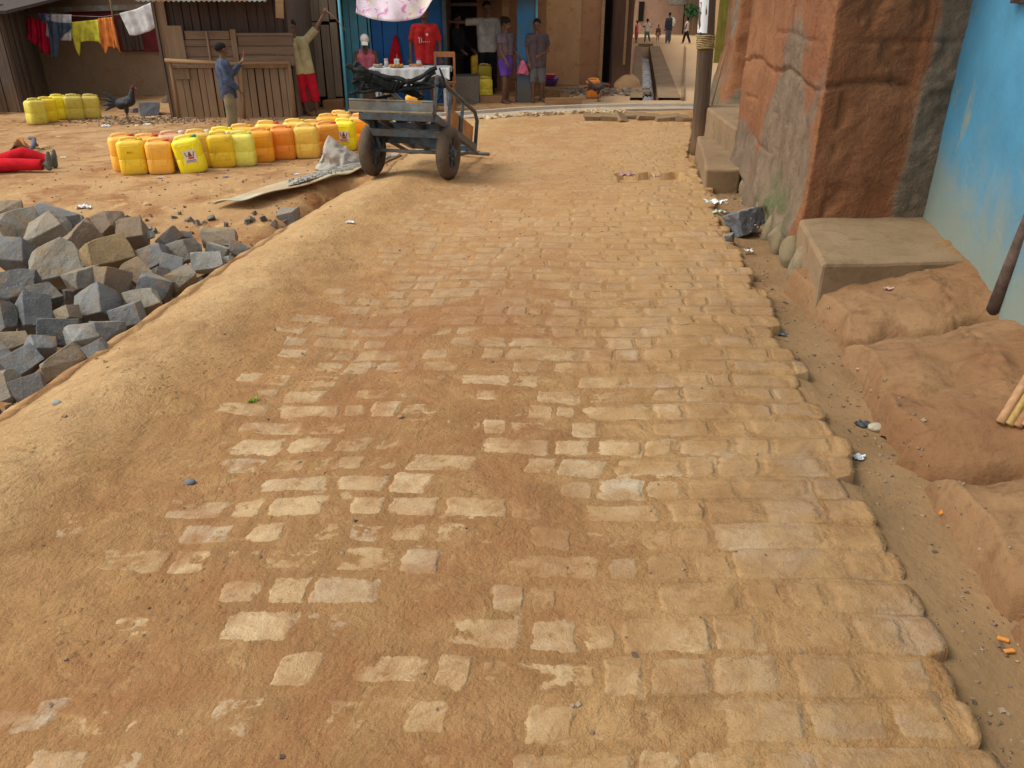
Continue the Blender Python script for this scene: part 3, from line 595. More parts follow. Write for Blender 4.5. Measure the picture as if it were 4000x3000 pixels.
# street side behind the brown wall, left of the drain
# ------------------------------------------------------------------ houses and stalls along the back
def planks(mb, x0, x1, y, z0, z1, w, seed, gap=.012, jy=.012, jz=.03, th=.02, dirx=(1, 0), lean=0):
    r = random.Random(seed); x = x0
    while x < x1-.02:
        ww = min(w*r.uniform(.75, 1.25), x1-x); c = x+ww/2
        mb.box((c, y+r.uniform(-jy, jy), (z0+z1)/2+r.uniform(-jz, jz)), (ww-gap*r.uniform(.3, 1.8), th, z1-z0), (0, R(r.uniform(-.5, .5)), 0)); x += ww
    return mb
def hplanks(mb, x0, x1, y, z0, z1, w, seed, th=.02):
    r = random.Random(seed); z = z0
    while z < z1-.02:
        ww = min(w*r.uniform(.8, 1.2), z1-z); mb.box(((x0+x1)/2, y+r.uniform(-.006, .006), z+ww/2), (x1-x0+r.uniform(-.03, .03), th, ww-.008)); z += ww
    return mb
def corr(mb, x0, x1, y0, z0, y1, z1, pitch=.076, amp=.012):
    n = int((x1-x0)/pitch*6)
    return mb.grid(lambda u, v: (x0+(x1-x0)*u, y0+(y1-y0)*v, z0+(z1-z0)*v+amp*math.cos(2*PI*(x1-x0)*u/pitch)), n, 3)
# wooden stall
YS = G(694, 463).y; zS = gz(-5, YS)
def sx(px, y=None): return PY(px, 430, y or YS).x
xl, xr = PY(694, 462, YS).x, PY(1150, 445, YS).x
hS = thing('wooden_stall', ((xl+xr)/2, YS, zS), 'brown plank stall with closed shutters and a pole rail behind the jacketed person', 'stall')
planks(MB(), xl+.02, xr, YS+.16, zS-.1, zS+.78, .13, 3).build('lower_wall', M['wood_mid'], hS, bevel=.003)
hplanks(MB(), xl+.28, xl+1.02, YS+.15, zS+.80, zS+1.33, .13, 5).build('shutter', M['wood_shut'], hS, bevel=.003)
hplanks(MB(), xl+1.13, xl+2.02, YS+.145, zS+.80, zS+1.30, .15, 6).build('shutter', M['wood_shut'], hS, bevel=.003)
mb = MB(); mb.box((xl+.65, YS+.125, zS+1.07), (.03, .02, .5)); mb.box((xl+1.075, YS+.13, zS+1.05), (.09, .03, .60)); mb.box((xl+.14, YS+.13, zS+1.0), (.26, .03, .8)); mb.box(((xl+xr)/2, YS+.10, zS+.80), (xr-xl, .04, .05))
mb.build('frame', M['wood_mid'], hS, bevel=.004)
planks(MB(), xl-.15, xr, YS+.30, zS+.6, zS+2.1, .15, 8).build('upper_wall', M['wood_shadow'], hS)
mb = MB(); mb.box((xl-.1, YS+.26, zS+1.0), (.2, .04, 2.2)); mb.build('side_board', M['wood_mid'], hS)
mb = MB(); p0 = PY(645, 236, YS-.02); p1 = PY(1130, 246, YS-.02); mb.tube([p0, (p0+p1)/2+Vector((0, 0, -.025)), p1], [.032, .028, .025], 8); mb.build('rail', M['wood_pole'], hS, True)
for a, b in (((664, 245), (700, 468)), ((940, 250), (952, 462)), ((1128, 245), (1152, 462))):
    mb = MB(); q0 = PY(a[0], a[1], YS-.0); q1 = PY(b[0], b[1], YS-.02); q1.z = zS-.05; mb.tube([q1, (q0+q1)/2+Vector((.01, 0, 0)), q0], [.035, .03, .026], 8); mb.build('post', M['wood_polez'], hS, True)
mb = MB(); mb.box((PY(1097, 60, YS-.3).x, YS-.3, PY(1097, 40, YS-.3).z+.1), (.12, .03, .42), (0, R(5), 0)); mb.build('hanging_board', M['wood_pole'], hS)
ze = PY(1000, 4, YS-.55).z
corr(MB(), xl-.1, xr-.1, YS-.55, ze, YS+2.4, ze+.75).build('roof', M['metal_roof'], hS, True, thick=.006)
for x in (xl-.17, xr+.02): mb = MB(); mb.box((x, YS+1.3, zS+.95), (.04, 2.2, 1.9)); mb.build('side_wall', M['wood_dark'], hS)
mb = MB(); mb.box(((xl+xr)/2, YS+1.3, zS+1.0), (xr-xl-.1, 1.9, 1.9)); mb.build('interior', M['black'], hS)  # solid black box added behind the planks to stop light in the gaps
# tall grey plank door at its right
YD = G(1290, 420).y; zD = gz(-3.5, YD); xa, xb = PY(1175, 300, YD).x, PY(1345, 400, YD).x
hD = thing('plank_hut', ((xa+xb)/2, YD, zD), 'hut of tall gapped grey planks between the wooden stall and the light blue wall', 'hut')
planks(MB(), xa+.12, xb-.01, YD+.02, zD+.17, zD+1.42, .165, 12, .022).build('door', M['wood_grey'], hD, bevel=.004)
planks(MB(), xa, xb, YD+.05, zD+1.47, zD+2.2, .16, 13).build('upper_wall', M['wood_grey'], hD, bevel=.004)
mb = MB(); mb.box(((xa+xb)/2, YD+.8, zD+1.0), (xb-xa-.1, 1.3, 2.1)); mb.build('interior', M['black'], hD)  # added black box, keeps the gaps between the door planks dark
mb = MB(); mb.box((xb-.16, YD-.16, zD+.03), (.34, .24, .26), jit=.02); tag(mb.build('block', M['brown_mud'], bevel=.02), 'squared mud block at the foot of the grey plank door', 'block')
mb = MB(); mb.box(((xa+xb)/2, YD+.9, zD+2.25), (xb-xa+.3, 2.2, .05), (R(-8), 0, 0)); mb.build('roof', M['metal_roof'], hD)
# left dark shed
a0 = G(85, 439); a1 = G(192, 376); zL = gz(a0.x, a0.y)
hL = thing('plank_shed', (a0.x, a0.y, zL), 'dark shed of rough upright planks at the left edge, left of the washing', 'shed')
planks(MB(), a0.x-4, a0.x, a0.y, zL-.1, zL+1.75, .2, 21, .02, .02, .04).build('wall', M['wood_dark'], hL, bevel=.004)
o = planks(MB(), 0, (a1-a0).length, 0, zL-.1, zL+1.72, .19, 22, .02, .02, .04).mesh('wall')
ang = math.atan2(a1.y-a0.y, a1.x-a0.x); o.transform(Matrix.Translation((a0.x, a0.y, 0))@Matrix.Rotation(ang, 4, 'Z')); link('wall', o, M['wood_dark'], hL)
mb = MB(); mb.box((a0.x-2.0, a0.y+1.55, zL+1.80), (4.6, 3.6, .05), (R(6), 0, 0)); mb.build('roof', M['wood_shadow'], hL)
mb = MB(); mb.box((a0.x-2.6, a0.y+1.0, zL+.8), (3.6, 1.7, 1.5)); mb.build('interior', M['black'], hL)  # black box added inside the shed so no light passes the planks
mb = MB(); q0 = G(25, 440); mb.box((q0.x-.22, q0.y-.25, zL+.22), (.5, .03, .62), (R(-12), R(4), 0)); tag(mb.build('metal_sheet', M['metal_roof'], bevel=.003), 'greenish metal sheet leaning on the dark shed at the left edge', 'sheet')
# mud wall house behind the washing
YM = G(400, 372).y; zM = gz(-8, YM); xm0, xm1 = PY(100, 372, YM).x, PY(700, 372, YM).x
hM = thing('house', ((xm0+xm1)/2, YM, zM), 'stained tan mud house with maroon windows behind the washing line', 'house')
def exM(S, Z_, D, L, at): return D, at
gM = mud_material('stained tan wall', (.27, .185, .115), (.31, .21, .13), (.30, .135, .05), bump=.01)
mudwall('wall', [(xm0-.5, YM), (xm1+1.2, YM)], zM-.2, zM+2.4, gM, hM, .08, .03, 77)
wz0 = PY(560, 200, YM).z; wz1 = PY(560, 60, YM).z
mb = MB(); mb.box((PY(540, 120, YM).x, YM-.03, (wz0+wz1)/2), (PY(620, 120, YM).x-PY(462, 120, YM).x, .10, wz1-wz0)); o = mb.build('window_frame', M['maroon'], hM, bevel=.01)
planks(MB(), PY(475, 120, YM).x, PY(560, 120, YM).x, YM-.10, wz0+.04, wz1-.04, .1, 9).build('shutter', M['wood_dark'], o)
mb = MB(); mb.box((PY(365, 70, YM).x, YM-.03, PY(365, 72, YM).z), (PY(450, 70, YM).x-PY(280, 70, YM).x, .10, .24)); mb.build('window_frame', M['maroon'], hM, bevel=.01)
mb = MB(); mb.box(((xm0+xm1)/2, YM-.12, PY(300, 34, YM).z), (xm1-xm0+.4, .1, .10), (0, R(-1.5), 0)); mb.build('beam', M['metal_roof'], hM)
mb = MB(); mb.box(((xm0+xm1)/2, YM+1.2, zM+2.4), (xm1-xm0+1.6, 3.6, .06), (R(12), 0, 0)); mb.build('roof', M['metal_roof'], hM)
# blue house: light blue planks, royal blue front, dark veranda, pillar
YB = G(1345, 405).y; zB = gz(-2, YB)
def bx(px, y=None): return PY(px, 300, y or YB).x
hb = thing('house', (bx(1700), YB, zB), 'blue painted plank house with an open dark veranda behind the food table', 'house')
planks(MB(), bx(1338), bx(1462), YB, zB-.1, zB+2.4, .14, 31, .012, .008).build('light_wall', M['light_blue'], hb, bevel=.003)
planks(MB(), bx(1462), bx(1742), YB+.03, zB-.1, zB+2.4, .26, 32, .008, .004).build('royal_wall', M['royal_blue'], hb, bevel=.003)
mb = MB(); mb.box(((bx(1338)+bx(1742))/2, YB+.6, zB+1.1), (bx(1742)-bx(1338)-.1, 1.0, 2.3)); mb.build('interior', M['black'], hb)  # added black box that blocks light behind the blue planks
mb = MB(); mb.box((bx(1743), YB-.0, zB+1.15), (.07, .12, 2.5)); mb.build('door_post', simple('slate frame paint', (.07, .10, .12), .7), hb, bevel=.006)
YV = YB+1.35
mb = MB(); mb.box(((bx(1742)+bx(2110))/2, YV, zB+1.1), (bx(2110)-bx(1742)+.3, .1, 2.8)); mb.build('back_wall', M['brown_mud'], hb)
mb = MB(); mb.box((PY(1808, 100, YV-.06).x, YV-.08, zB+1.15), (.56, .06, 1.6)); fr = mb.build('doorway', M['black'], hb)  # black panel, shade of the opening put into its colour
mb = MB(); mb.box((PY(1835, 100, YV-.06).x, YV-.14, PY(1860, 17, YV-.1).z), (1.2, .06, .06)); mb.build('lintel', M['wood_grey'], hb, bevel=.005)
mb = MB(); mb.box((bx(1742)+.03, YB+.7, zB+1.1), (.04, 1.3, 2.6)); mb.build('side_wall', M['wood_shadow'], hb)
xp0, xp1 = PY(2016, 405, YB).x, PY(2083, 405, YB).x; xt = PY(2100, 0, YB).x
mb = MB(); mb.box(((xp0+xp1)/2+.01, YB+.10, zB+1.2), (xp1-xp0, .22, 2.7), jit=0); mb.build('pillar', M['dull_blue'], hb, bevel=.015)
mb = MB(); mb.box((xp1+.045, YB+.02, zB+1.45), (.035, .10, 2.1)); mb.build('trim', M['light_blue'], hb)
mb = MB(); mb.box(((bx(1742)+xp1)/2, YB-.1, PY(1900, -10, YB).z+.06), (xp1-bx(1742)+.3, .12, .12)); mb.build('beam', M['wood_grey'], hb, bevel=.01)
corr(MB(), bx(1338)-.1, xp1+.3, YB-.55, PY(1900, -6, YB-.55).z+.10, YB+2.4, PY(1900, 0, YB).z+.95).build('roof', M['metal_roof'], hb, True, thick=.006)
mb = MB(); xq = PY(1975, 200, YB+.5).x; mb.box((xq, YB+.55, zB+1.1), (.13, .1, 2.4)); mb.build('post', M['wood_pole'], hb, bevel=.008)
q0 = PY(1768, 380, YB-.05).x; q1 = PY(1872, 380, YB-.05).x
mb = MB(); mb.box(((q0+q1)/2, YB+.28, zB+.19), (q1-q0, .66, .60)); mb.build('plinth', mud_material('grey plinth', (.16, .145, .13), (.19, .16, .13), (.17, .10, .06), bump=.006), hb, bevel=.02)
mb = MB(); mb.box(((q1+xp0)/2, YB+.7, zB-.02), (xp0-q1+.0, 1.3, .30)); mb.box(((q1+xp0)/2, YB+1.15, zB+.15), (xp0-q1, .35, .3)); mb.build('step', M['brown_mud'], hb, bevel=.02)
# tan mud house
YT = G(2250, 345).y; zT = gz(1.5, YT); t0, t1 = xp1+.07, PY(2342, 300, YT).x
ht = thing('house', ((t0+t1)/2, YT, zT), 'tan mud plastered house front between the blue pillar and the dark doorway', 'house')
mudwall('wall', [(t0, YT+2), (t0, YT), (PY(2262, 300, YT).x, YT)], zT-.2, zT+2.6, M['tan_mud'], ht, .06, .025, 83)
mudwall('wall', [(PY(2262, 300, YT).x+.0, YT+.03), (t1-.0, YT+.03)], zT-.2, zT+2.6, M['brown_mud'], ht, .06, .02, 84)
mb = MB(); mb.box((t1+.01, YT-.02, zT+1.2), (.07, .10, 2.7)); mb.build('door_post', M['wood_pole'], ht, bevel=.006)
mb = MB(); mb.box((PY(2368, 300, YT).x, YT+.5, zT+1.2), (PY(2395, 300, YT).x-t1, .06, 2.7)); mb.build('doorway', M['black'], ht)  # black sheet painted as the shade inside this doorway
t2, t3 = PY(2388, 300, YT).x, PY(2462, 300, YT).x
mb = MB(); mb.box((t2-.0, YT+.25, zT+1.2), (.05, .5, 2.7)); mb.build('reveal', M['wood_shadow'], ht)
planks(MB(), t2, t3, YT+.0, zT-.1, zT+2.6, .5, 41).build('door', wood_material('brown door', (.09, .045, .03), (.13, .07, .042), .3), ht)
mb = MB(); mb.box(((t0+t3)/2, YT+1, zT+2.7), (t3-t0+.5, 3, .06), (R(-8), 0, 0)); mb.build('roof', M['metal_roof'], ht)
mb = MB(); mb.box(((t0+t1)/2, YT-.35, zT-.02), (t1-t0, .55, .20)); mb.build('plinth', M['concrete'], ht, bevel=.02)
mudwall('side_wall', [(t3+DK*26-.3, YT+26), (t3, YT)][::1], zT-.3, zT+2.6, M['tan_mud'], ht, .15, .05, 88)
mb = MB(); mb.ell((t2+.36, YT+.06, zT-.05), (.30, .30, .36), None, 24, 18); mb.v = [(x+.16*mnoise.noise(Vector((x*4, y*4, z*4))), y+.05*mnoise.noise(Vector((x*4, z*4, y*4))), z) for x, y, z in mb.v]; o = mb.build('buttress', M['tan_mud'], ht, True)
mb = MB(); mb.box((PY(2440, 200, YT-.1).x, YT-.1, zT+1.5), (.05, .05, 2)); mb.build('post', M['wood_pole'], ht)

# ------------------------------------------------------------------ utility pole
pb = GR(2703, 606); pt = PY(2766, 0, pb.y-.02)
ho = thing('utility_pole', (pb.x+.07, pb.y, pb.z), 'thick wooden utility pole with a white paper notice, right of the road', 'pole')
c0 = Vector((pb.x+.09, pb.y, pb.z-.2)); d_ = (Vector((pt.x, pt.y, pt.z))-c0); c1 = c0+d_*2.6
pm = wood_material('weathered pole wood', (.075, .048, .032), (.15, .10, .062), .5)
mb = MB(); n = 14; mb.tube([c0+(c1-c0)*i/n+Vector((.006*math.sin(i*2.1), 0, 0)) for i in range(n+1)], [.098-.018*i/n+.003*math.sin(i*1.7) for i in range(n+1)], 20); mb.build('pole', pm, ho, True)
ax = (c1-c0).normalized(); zt = PY(2748, 132, pb.y).z
def onp(z): return c0+(c1-c0)*((z-c0.z)/(c1.z-c0.z))
mb = MB(); cc0 = onp(PY(2740, 128, pb.y).z); cc1 = onp(cc0.z+.62)
xx = Vector((0, 1, 0)).cross(ax).normalized()
mb.grid(lambda u, v: cc0+(cc1-cc0)*v+Vector((math.sin(R(-118+112*u)), -math.cos(R(-118+112*u)), 0))*(.0965+.003*math.sin(u*9+v*7)), 14, 8)
pap = mb.build('notice', simple('paper', (.66, .66, .68), .8, .06, 6, .002), ho, True)
def onpap(u, z, k=.1005): a = R(-118+112*u); return onp(z)+Vector((math.sin(a), -math.cos(a), 0))*k
mb = MB(); zc = PY(2760, 30, pb.y).z
def mark(u, z, w_, h_):
    mb.add([onpap(u-w_/2, z-h_/2), onpap(u+w_/2, z-h_/2), onpap(u+w_/2, z+h_/2), onpap(u-w_/2, z+h_/2)], [(0, 1, 2, 3)])
mark(.52, zc, .05, .12); mark(.47, zc+.05, .06, .02); mark(.52, zc-.055, .14, .014)
rr_ = random.Random(5)
for i in range(9): mark(.22+i*.075, zc+.115, .045, .018)
for i in range(7): mark(.18+i*.07, zc-.24+.03*math.sin(i*2), .05, .009)
mark(.62, zc-.27, .12, .03); mb.build('lettering', simple('ink', (.03, .03, .05), .8, .1, 4, 0), pap)
mb = MB()
for i in range(7):
    z = cc0.z-.03-.021*i; q_ = onp(z); mb.tube([q_+Vector((math.cos(a)*.101, math.sin(a)*.101, .004*math.sin(a*3+i))) for a in np.linspace(0, 2*PI, 21)], .010, 6, False)
mb.build('rope_binding', simple('straw rope', (.30, .21, .09), .9, .3, 30), ho, True)
# ------------------------------------------------------------------ jerrycans
def rbox(mb, c, d, r, seg=4, z=None):
    pass
def rounded_prism(w, dp, h, r, k=5):
    """upright rounded box as rings"""
    rings = []; hw, hd = w/2, dp/2
    def ring(ins, z, rad):
        v = []
        for cx, cy, a0 in ((1, 1, 0), (-1, 1, 90), (-1, -1, 180), (1, -1, 270)):
            for i in range(k+1):
                a = R(a0+90*i/k); v.append((cx*(hw-ins-rad)+rad*math.cos(a), cy*(hd-ins-rad)+rad*math.sin(a), z))
        return v
    return ring
def jerry_mesh():
    w, dp, h, r = .275, .20, .375, .05; ring = rounded_prism(w, dp, h, r)
    prof = [(.030, 0, .035), (.008, .010, .045), (0, .035, .05), (0, .16, .05), (.003, .165, .05), (.003, .172, .05), (0, .178, .05), (0, .315, .05), (.006, .335, .05), (.024, .352, .045), (.030, .354, .04)]
    mb = MB(); n = 0
    for ins, z, rad in prof: rg = ring(ins, z, rad); n = len(rg); mb.v += rg
    for i in range(len(prof)-1):
        for k in range(n): mb.f.append((i*n+k, i*n+(k+1) % n, (i+1)*n+(k+1) % n, (i+1)*n+k))
    mb.f.append(tuple(range(n-1, -1, -1))); mb.f.append(tuple(range((len(prof)-1)*n, len(prof)*n)))
    # raised panel ribs on the broad faces
    for s in (-1, 1):
        for x0 in (-.075, .075): mb.box((x0, s*.1005, .20), (.008, .006, .20))
        mb.box((0, s*.1005, .30), (.158, .006, .008)); mb.box((0, s*.1005, .10), (.158, .006, .008))
    return mb
jroot = thing('jerrycan', (0, 0, 0), 'x', 'jerrycan', 'jerrycans waiting in the front queue')
jb_ = jerry_mesh().build('body', M['plastic'], jroot, True); mm = jb_.modifiers.new('b', 'BEVEL'); mm.width = .004; mm.segments = 1; mm.limit_method = 'ANGLE'
mb = MB()
mb.tube([(-.100, 0, .345), (-.085, 0, .372), (-.02, 0, .380), (.055, 0, .376), (.068, 0, .350)], [.017, .016, .016, .016, .017], 10)
jh = mb.build('handle', M['plastic'], jroot, True)
mb = MB(); mb.lathe([(.026, .352), (.026, .372), (.024, .376), (.0, .376)], (.098, 0, 0), 14)
capm = {}
def capmat(c):
    if c not in capm: capm[c] = simple('cap plastic', c, .4, .1, 9, 0, .4)
    return capm[c]
jc = mb.build('cap', capmat((.45, .03, .02)), jroot, True); jc.material_slots[0].link = 'OBJECT'; jc.material_slots[0].material = capmat((.45, .03, .02))
stm = NG('printed label'); stm.col((.70, .62, .55)); stm = stm.m
brown = simple('label brown print', (.22, .06, .03), .7, .1, 5, 0); redm = simple('label red print', (.55, .07, .02), .7, .1, 5, 0)
Y1 = (.88, .64, .012); Y2 = (.86, .56, .016); LEM = (.82, .76, .12); OR = (.92, .37, .010); DOR = (.84, .25, .010); AMB = (.84, .52, .07); LOR = (.93, .46, .05); BRT = (.93, .77, .01); OLV = (.50, .40, .05); OLY = (.68, .58, .07)
first = [True]
def can(x0, x1, ybot, col, label, cap=None, yaw=0, lean=0, tilt=0, sc=1., sticker=0, grp='jerrycans queued on the yard beside the road', handle=None, zoff=0, at=None):
    p = GR((x0+x1)/2, ybot) if at is None else at
    if first[0]: o = jroot; ch = {c.name.split('.')[0]: c for c in (jb_, jh, jc)}; first[0] = False
    else:
        o = jroot.copy(); C.objects.link(o); ch = {}
        for c in (jb_, jh, jc):
            q = c.copy(); C.objects.link(q); q.parent = o; ch[c.name.split('.')[0]] = q
    rj = random.Random(int(x0*3+ybot)); yaw += rj.uniform(-6, 6); lean += rj.uniform(-1.6, 1.6); sc *= rj.uniform(.97, 1.03)
    fwd = Vector((p.x, p.y, 0)).normalized()
    o.location = (p.x+fwd.x*.08, p.y+fwd.y*.08, p.z-.004+zoff); o.rotation_euler = (R(tilt), R(lean), R(yaw)-math.atan2(p.x, p.y)*.75); o.scale = (sc, sc*.95, sc)
    OFF[o.name] = Vector((0, 0, 0))
    tag(o, label, 'jerrycan', grp)
    for k in ('body', 'handle'): ch[k].color = (*col, 1)
    ch['cap'].material_slots[0].link = 'OBJECT'
    cm = cap or tuple(v*.8 for v in col)
    ch['cap'].material_slots[0].material = capmat(cm)
    if sticker:
        mb = MB(); y = -.1065; sx_, sz_ = .02, .185; mb.box((sx_, y+.001, sz_), (.125, .002, .13)); s = mb.build('label', stm, o)
        mb = MB()
        mb.add([(sx_-.022, y-.002, sz_+.0), (sx_+.022, y-.002, sz_+.0), (sx_+.006, y-.002, sz_+.05), (sx_-.006, y-.002, sz_+.05)], [(0, 1, 2, 3)])
        for sg in (-1, 1): mb.add([(sx_+sg*.052, y-.002, sz_+.045), (sx_+sg*.044, y-.002, sz_+.048), (sx_+sg*.026, y-.002, sz_+.0), (sx_+sg*.034, y-.002, sz_-.004)], [(0, 1, 2, 3)])
        for i in range(2): mb.add([(sx_-.05, y-.002, sz_-.042-.013*i), (sx_+.05, y-.002, sz_-.042-.013*i), (sx_+.05, y-.002, sz_-.036-.013*i), (sx_-.05, y-.002, sz_-.036-.013*i)], [(0, 1, 2, 3)])
        mb.build('print', brown, s); mb = MB(); mb.add([(sx_-.03, y-.0025, sz_-.024), (sx_+.03, y-.0025, sz_-.026), (sx_+.038, y-.0025, sz_-.008), (sx_-.01, y-.0025, sz_-.002)], [(0, 1, 2, 3)]); mb.build('print', redm, s)
    return o
# front row, left to right
can(481, 586, 684, Y2, 'golden yellow jerrycan at the left end of the front row, small dark mark', None, 2, 0, 0, .98)
o = bpy.data.objects['jerrycan']
mb = MB(); [mb.box((-.03+.022*i, -.1075, .245), (.005, .002, .016)) for i in range(3)]; mb.box((-.02, -.1075, .238), (.03, .002, .004)); mb.build('mark', brown, o)
can(590, 684, 682, LOR, 'light orange jerrycan with a rubbed pale patch, second in the front row', (.55, .04, .02), 4, 0, 0, .95)
can(712, 816, 676, BRT, 'bright yellow jerrycan with green cap and printed square label, tilted to the left', (.02, .25, .10), -6, -9, 3, 1.0, 1)
can(832, 922, 656, Y2, 'scuffed yellow jerrycan just right of the tilted one with the green cap', (.7, .62, .5), 3, 0, 0, .96)
can(914, 1002, 650, LEM, 'pale lemon yellow jerrycan in the middle of the front row', (.55, .6, .1), -10, -2, 2, .96)
can(985, 1075, 636, OR, 'bright orange jerrycan right of the pale lemon one', None, -4, 0, 0, .97)
can(1070, 1160, 625, DOR, 'deep orange jerrycan, darkest of the front row', None, -6, 0, 0, .97)
can(1158, 1256, 620, AMB, 'faded amber jerrycan behind the tip of the white sack', (.7, .4, .1), -2, 0, 0, 1.02)
can(1250, 1325, 604, (.80, .33, .03), 'dull orange jerrycan partly hidden by the peak of the white sack', (.5, .05, .03), 8, 0, 0, 1.0)
can(1312, 1392, 590, BRT, 'bright yellow jerrycan with a printed square label beside the white sack', None, -12, 0, 0, .99, 1)
can(1378, 1462, 578, (.88, .32, .012), 'large plain orange jerrycan nearest the cart wheel', None, -28, 0, 0, 1.05)
# second row
can(456, 545, 671, LOR, 'pale orange jerrycan tucked behind the left end of the front row', (.5, .04, .02), 6, 0, 0, 1.)
can(553, 640, 669, LOR, 'orange jerrycan with red cap behind the first two of the front row', (.5, .04, .02), 4, 0, 0, 1.)
can(655, 748, 666, (.62, .30, .16), 'brownish jerrycan with a whitish top standing in the gap behind the front row', (.75, .7, .7), -8, -3, 0, 1.05)
can(745, 835, 657, (.82, .50, .06), 'mustard jerrycan behind the tilted yellow one, white cap', (.75, .72, .7), 2, 0, 0, 1.04)
can(848, 922, 637, BRT, 'clean bright yellow jerrycan in the second row behind the scuffed one', None, 4, 0, 0, 1.02)
can(930, 990, 625, (.86, .48, .03), 'orange yellow jerrycan in the second row behind the lemon one', None, 0, 0, 0, 1.0)
can(1020, 1095, 614, (.88, .56, .06), 'amber jerrycan with red cap in the second row behind the bright orange one', (.5, .04, .02), -5, 0, 0, 1.02)
can(1130, 1200, 599, (.88, .58, .08), 'pale amber jerrycan in the second row behind the faded amber one', None, 3, 0, 0, 1.02)
can(1200, 1255, 595, (.88, .52, .05), 'orange amber jerrycan in the second row, left of the one with the flat wide handle', (.5, .05, .03), 3, 0, 0, .98)
can(1258, 1325, 575, (.90, .46, .015), 'orange jerrycan in the second row behind the labelled one by the sack', None, 8, 0, 0, 1.02)
can(1298, 1376, 561, (.85, .50, .10), 'cream topped orange jerrycan at the very back of the queue', None, -8, 0, 0, 1.04)
can(1515, 1580, 556, (.72, .58, .02), 'greenish yellow jerrycan standing behind the cart between its wheels', None, 20, 0, 0, .8)
g2 = 'jerrycans lined up by the dark shed'
can(118, 180, 488, OLY, 'dull yellow jerrycan at the near left end of the short row by the dark shed', None, 35, 4, 0, 1.0, 0, g2)
can(160, 224, 479, Y1, 'clean yellow jerrycan second from the left in the short row by the dark shed', None, 35, 4, 0, 1.0, 0, g2)
can(206, 270, 469, BRT, 'clean yellow jerrycan in the middle of the short row by the dark shed', None, 32, 3, 0, 1.0, 0, g2)
can(266, 334, 467, OLV, 'dirty olive jerrycan fourth in the short row by the dark shed', None, 10, 2, 0, 1.0, 0, g2)
can(330, 398, 463, (.56, .44, .06), 'dirty olive jerrycan at the right end of the short row by the dark shed', None, 6, 2, 0, 1.0, 0, g2)
g3 = 'jerrycans around the blue house'
can(1863, 1929, 386, (.78, .66, .04), 'clean yellow jerrycan standing on the ground before the grey plinth', None, 2, 0, 0, 1.05, 0, g3)
pc = PY(1893, 292, YB+.55); can(0, 0, 0, (.38, .30, .02), 'olive jerrycan standing on the step behind the clean yellow one', None, 0, 0, 0, 1.0, 0, g3, at=Vector((pc.x, YB+.45, zB+.30)))
pc = PY(1862, 255, YB+.9); can(0, 0, 0, (.85, .50, .01), 'narrow yellow jerrycan held upright in the dark veranda beside the man in grey', None, 80, 0, 0, 1.1, 0, g3, at=Vector((pc.x, YB+.85, zB+.42)))
can(1584, 1652, 404, (.88, .36, .01), 'orange jerrycan under the food table, seen over the cart bed', None, 5, 0, 0, .98, 0, g3, at=Vector((PY(1618, 380, 13.9).x, 13.85, gz(-1.6, 13.9))))
can(2284, 2345, 384, (.80, .24, .02), 'orange jerrycan with yellow top beside the brown hen', (.8, .6, .02), 8, 0, 0, 1.0, 0, g3)

# ------------------------------------------------------------------ pile of granite blocks
def block_mesh(seed, dims, name='granite_block'):
    r = random.Random(seed); bm = bmesh.new()
    hx, hy, hz = dims[0]/2, dims[1]/2, dims[2]/2; pts = []
    for x in (-1, 1):
        for y in (-1, 1):
            for z in (-1, 1):
                p = Vector((x*hx*r.uniform(.72, 1.12), y*hy*r.uniform(.72, 1.12), z*hz*r.uniform(.72, 1.12)))
                if r.random() < .28:
                    for ax in range(3):
                        q = p.copy(); q[ax] *= r.uniform(.35, .75); pts.append(q)
                else: pts.append(p)
    for _ in range(3): v = Vector((r.gauss(0, 1), r.gauss(0, 1), r.gauss(0, 1))).normalized(); pts.append(Vector((v.x*hx*1.12, v.y*hy*1.12, v.z*hz*1.12)))
    vs = [bm.verts.new(p) for p in pts]; res = bmesh.ops.convex_hull(bm, input=vs)
    bmesh.ops.delete(bm, geom=[e for e in set(res['geom_interior']+res['geom_unused']) if isinstance(e, bmesh.types.BMVert)], context='VERTS')
    bmesh.ops.dissolve_limit(bm, angle_limit=R(9), verts=bm.verts, edges=bm.edges)
    bmesh.ops.bevel(bm, geom=list(bm.edges), offset=min(dims)*.022, segments=1, affect='EDGES')
    bmesh.ops.triangulate(bm, faces=bm.faces)
    for _ in range(2): bmesh.ops.subdivide_edges(bm, edges=[e for e in bm.edges if e.calc_length() > min(dims)*.22], cuts=1); bmesh.ops.triangulate(bm, faces=bm.faces)
    o = Vector((seed*1.7, seed*.3, 0)); k = 9
    for v in bm.verts:
        n = mnoise.noise(v.co*k+o)*.6+mnoise.noise(v.co*k*2.7+o)*.4; v.co += v.co.normalized()*n*min(dims)*(.075 if 'boulder' not in name else .22)
    bmesh.ops.recalc_face_normals(bm, faces=bm.faces)
    me = bpy.data.meshes.new(name); bm.to_mesh(me); bm.free(); return me
def pile_h(x, y):
    lx = float(rl(y))-x
    if lx < 0 or y > 8.2: return gz(x, y)
    h = -.10 + .22*math.exp(-((lx-1.3)/.8)**2)*math.exp(-((y-4.6)/1.5)**2)
    return max(gz(x, y), h)
TONES = {'tan': ((0.292, 0.227, 0.156), 'tan'), 'grey': ((0.21, 0.21, 0.207), 'grey'), 'dark': ((0.10, 0.10, 0.10), 'dark grey'), 'blue': ((0.160, 0.164, 0.168), 'bluish grey'), 'brown': ((0.227, 0.162, 0.108), 'brown'), 'ochre': ((0.292, 0.199, 0.097), 'ochre stained'), 'light': ((0.346, 0.346, 0.324), 'light grey'), 'gt': ((0.259, 0.233, 0.189), 'greyish tan')}
